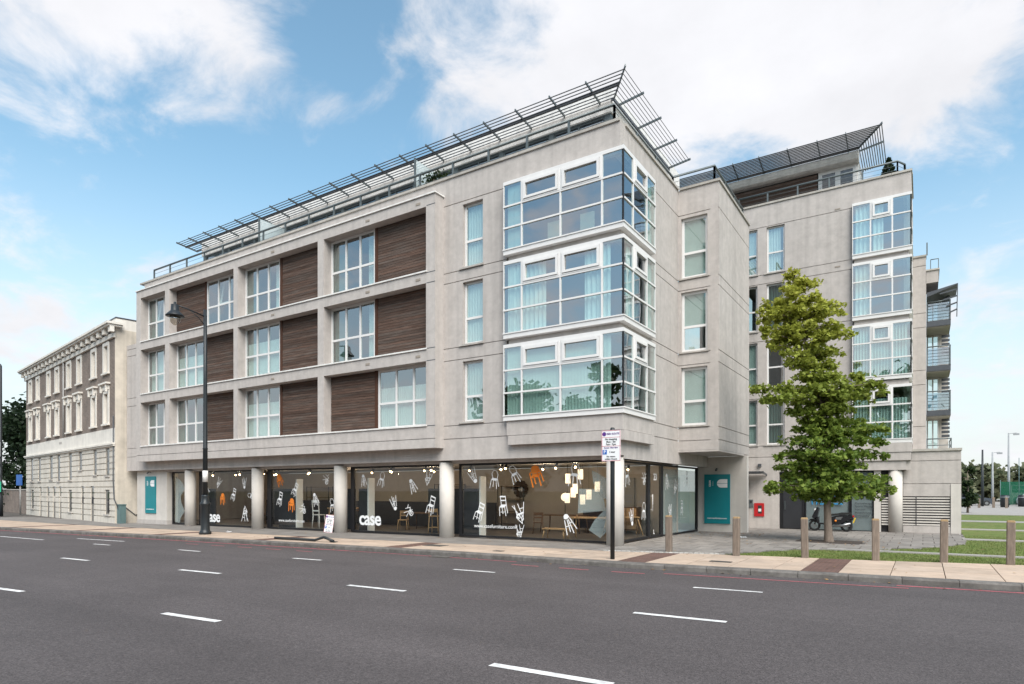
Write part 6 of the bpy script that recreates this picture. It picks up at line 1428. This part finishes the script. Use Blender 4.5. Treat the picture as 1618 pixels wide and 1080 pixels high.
bn = thing('litter_bin', 'dark litter bin by the green fence in the park', 'bin', (14.75, 66, -0.12)); MB().tube2((0, 0, 0), [(0.36, 0), (0.38, 1.2), (0.30, 1.3)], 14).build('body', IRN, bn); MB().tube2((0, 0, 0), [(0.39, 1.05), (0.39, 1.12)], 14).build('band', GAL, bn)
bn = thing('litter_bin', 'small black bin in front of the parked white vehicles', 'bin', (16.6, 70, -0.12)); MB().tube2((0, 0, 0), [(0.36, 0), (0.40, 1.15), (0.32, 1.3)], 14).build('body', IRN, bn); MB().tube2((0, 0, 0), [(0.41, 1.0), (0.41, 1.06)], 14).build('band', GAL, bn)
gf = thing('sports_fence', 'green mesh sports court fence in the far park', 'fence', (15.2, 76, -0.12), R(20))
FNM = film('green_mesh', (0.02, 0.10, 0.06), 0.75)
for k in range(3):
    MB().box(k * 0.95 + 0.03, k * 0.95 + 0.92, -0.01, 0.01, 0.1, 2.8).build('mesh_panel', FNM, gf); MB().tube([(k * 0.95, 0, 0), (k * 0.95, 0, 3.0 + (2.6 if k == 2 else 0))], 0.035, 6).build('post', GRC, gf)
def car(label, x, y, rz, mt):
    t = thing('parked_car', label, 'car', (x, y, -0.12), rz); GLK = GLD
    MB().prism([(-2.0, 0.25), (2.0, 0.25), (2.05, 0.62), (1.9, 0.85), (1.05, 0.95), (-1.9, 0.98), (-2.05, 0.7)], -0.85, 0.85).build('body', mt, t)
    MB().prism([(-1.7, 0.985), (1.0, 0.955), (0.4, 1.42), (-1.2, 1.45)], -0.75, 0.75).build('cabin', mt, t)
    for sy in (-1, 1): MB().prism([(-1.5, 1.02), (0.8, 1.0), (0.33, 1.36), (-1.12, 1.38)], sy * 0.752, sy * 0.765).build('side_window', GLK, t)
    for sx in (-1.3, 1.3):
        for sy in (-0.8, 0.8): w_ = MB().tube([(sx, sy - 0.1, 0.31), (sx, sy + 0.1, 0.31)], 0.31, 14).build('wheel', TYR, t); MB().tube([(sx, sy - 0.108, 0.31), (sx, sy + 0.108, 0.31)], 0.17, 12).build('rim', CHR, w_)
    return t
CWH = mat('white_car_paint', (0.75, 0.75, 0.75), 0.3, 0.03, spec=0.5); CGR = mat('dark_car_paint', (0.05, 0.06, 0.075), 0.3, 0.05, spec=0.5)
car('white car at the right edge of the far car park', 18.7, 77, R(15), CWH); car('dark car beside the far wooden posts', 12.3, 74, R(10), CGR)
gl_ = thing('goal_frame', 'white metal frame above the car at the right edge of the park', 'frame', (18.3, 82, -0.12), R(10))
MB().tube([(-1.6, 0, 0), (-1.6, 0, 2.4)], 0.06, 6).build('upright', WHITE, gl_); MB().tube([(2.4, 0, 0), (2.4, 0, 2.4)], 0.06, 6).build('upright', WHITE, gl_); MB().tube([(-1.6, 0, 2.4), (2.4, 0, 2.4)], 0.06, 6).tube([(-1.6, 0.6, 1.9), (2.4, 0.6, 1.9)], 0.06, 6).build('crossbar', WHITE, gl_); MB().box(-1.6, 2.4, 0.6, 0.66, 0.2, 1.5).build('panel', WHITE, gl_)
far = [(10.6, 95, 4.6, 3.2, 'rounded olive tree closest behind the building corner'), (14.5, 108, 5.4, 4.0, 'dull tree behind the thick dark pole'), (19.5, 120, 5.2, 4.5, 'low dull tree in the middle of the far park'), (24.5, 118, 5.6, 4.5, 'olive tree behind the green fence'), (28.0, 104, 7.2, 5.5, 'large olive tree at the right edge of the park'), (34.0, 112, 8.6, 6.5, 'tallest olive tree cut by the right edge')]
for (x, y, H_, r_, lb) in far: blob_tree(lb, x, y, H_, r_, MIDL, 2600, 0.75, 0.12, 0.45, 'park_tree', 'tree', 'trees of the far park', -0.3)
blob_tree('dark green shrub peeking out right of the low louvred block', 10.55, 44.0, 3.9, 0.8, DKL, 1800, 0.22, 0.1, 0.5, 'shrub', 'shrub')
# trees across the road, mirrored in the lower windows
for k, x in enumerate((-30, -21, -12, -4, 5, 24)):
    blob_tree('leafy tree across the road, mirrored in the first floor windows', x, -40 - 3 * (k % 2), 14.0 + 1.5 * (k % 3), 4.6, DKL, 3000, 0.6, 0.15, 0.5, 'roadside_tree', 'tree', 'trees across the road seen only as reflections', -0.2)

SCR = mat('paper_scrap', (0.7, 0.7, 0.7), 0.8, 0.1)
for (x, y, a, lb) in ((-16.9, -1.9, 0.3, 'crumpled white paper scrap on the pavement right of the street lamp'), (2.2, 5.9, 0.9, 'crumpled white paper scrap on the plaza near the wide teal board'), (9.9, 1.7, 0.5, 'pale paper scrap on the grass near the rightmost bollard')):
    m = MB()
    for k in range(4): m.quad([(random.uniform(-.12, .12), random.uniform(-.07, .07), random.uniform(0.005, 0.06)) for _ in range(3)])
    m.quad([(-0.13, -0.06, 0.004), (0.12, -0.07, 0.004), (0.13, 0.06, 0.03), (-0.1, 0.07, 0.02)])
    o = m.build('paper_scrap', SCR, fix=False, loc=(x, y, gz(x, y) + 0.006)); o.rotation_euler = (0, 0, a); tag(o, lb, 'litter')

dg = struct(MB().box(-0.3, 0.3, -0.2, 0.2, -0.02, 0.006).build('drain_grate', IRON, loc=(-3.4, kv(-3.4) - 0.24, gz(-3.4, -4) - 0.114)))
for k in range(7): MB().box(-0.27 + k * 0.08, -0.23 + k * 0.08, -0.17, 0.17, 0.0065, 0.012).build('bar', KERBM, dg)
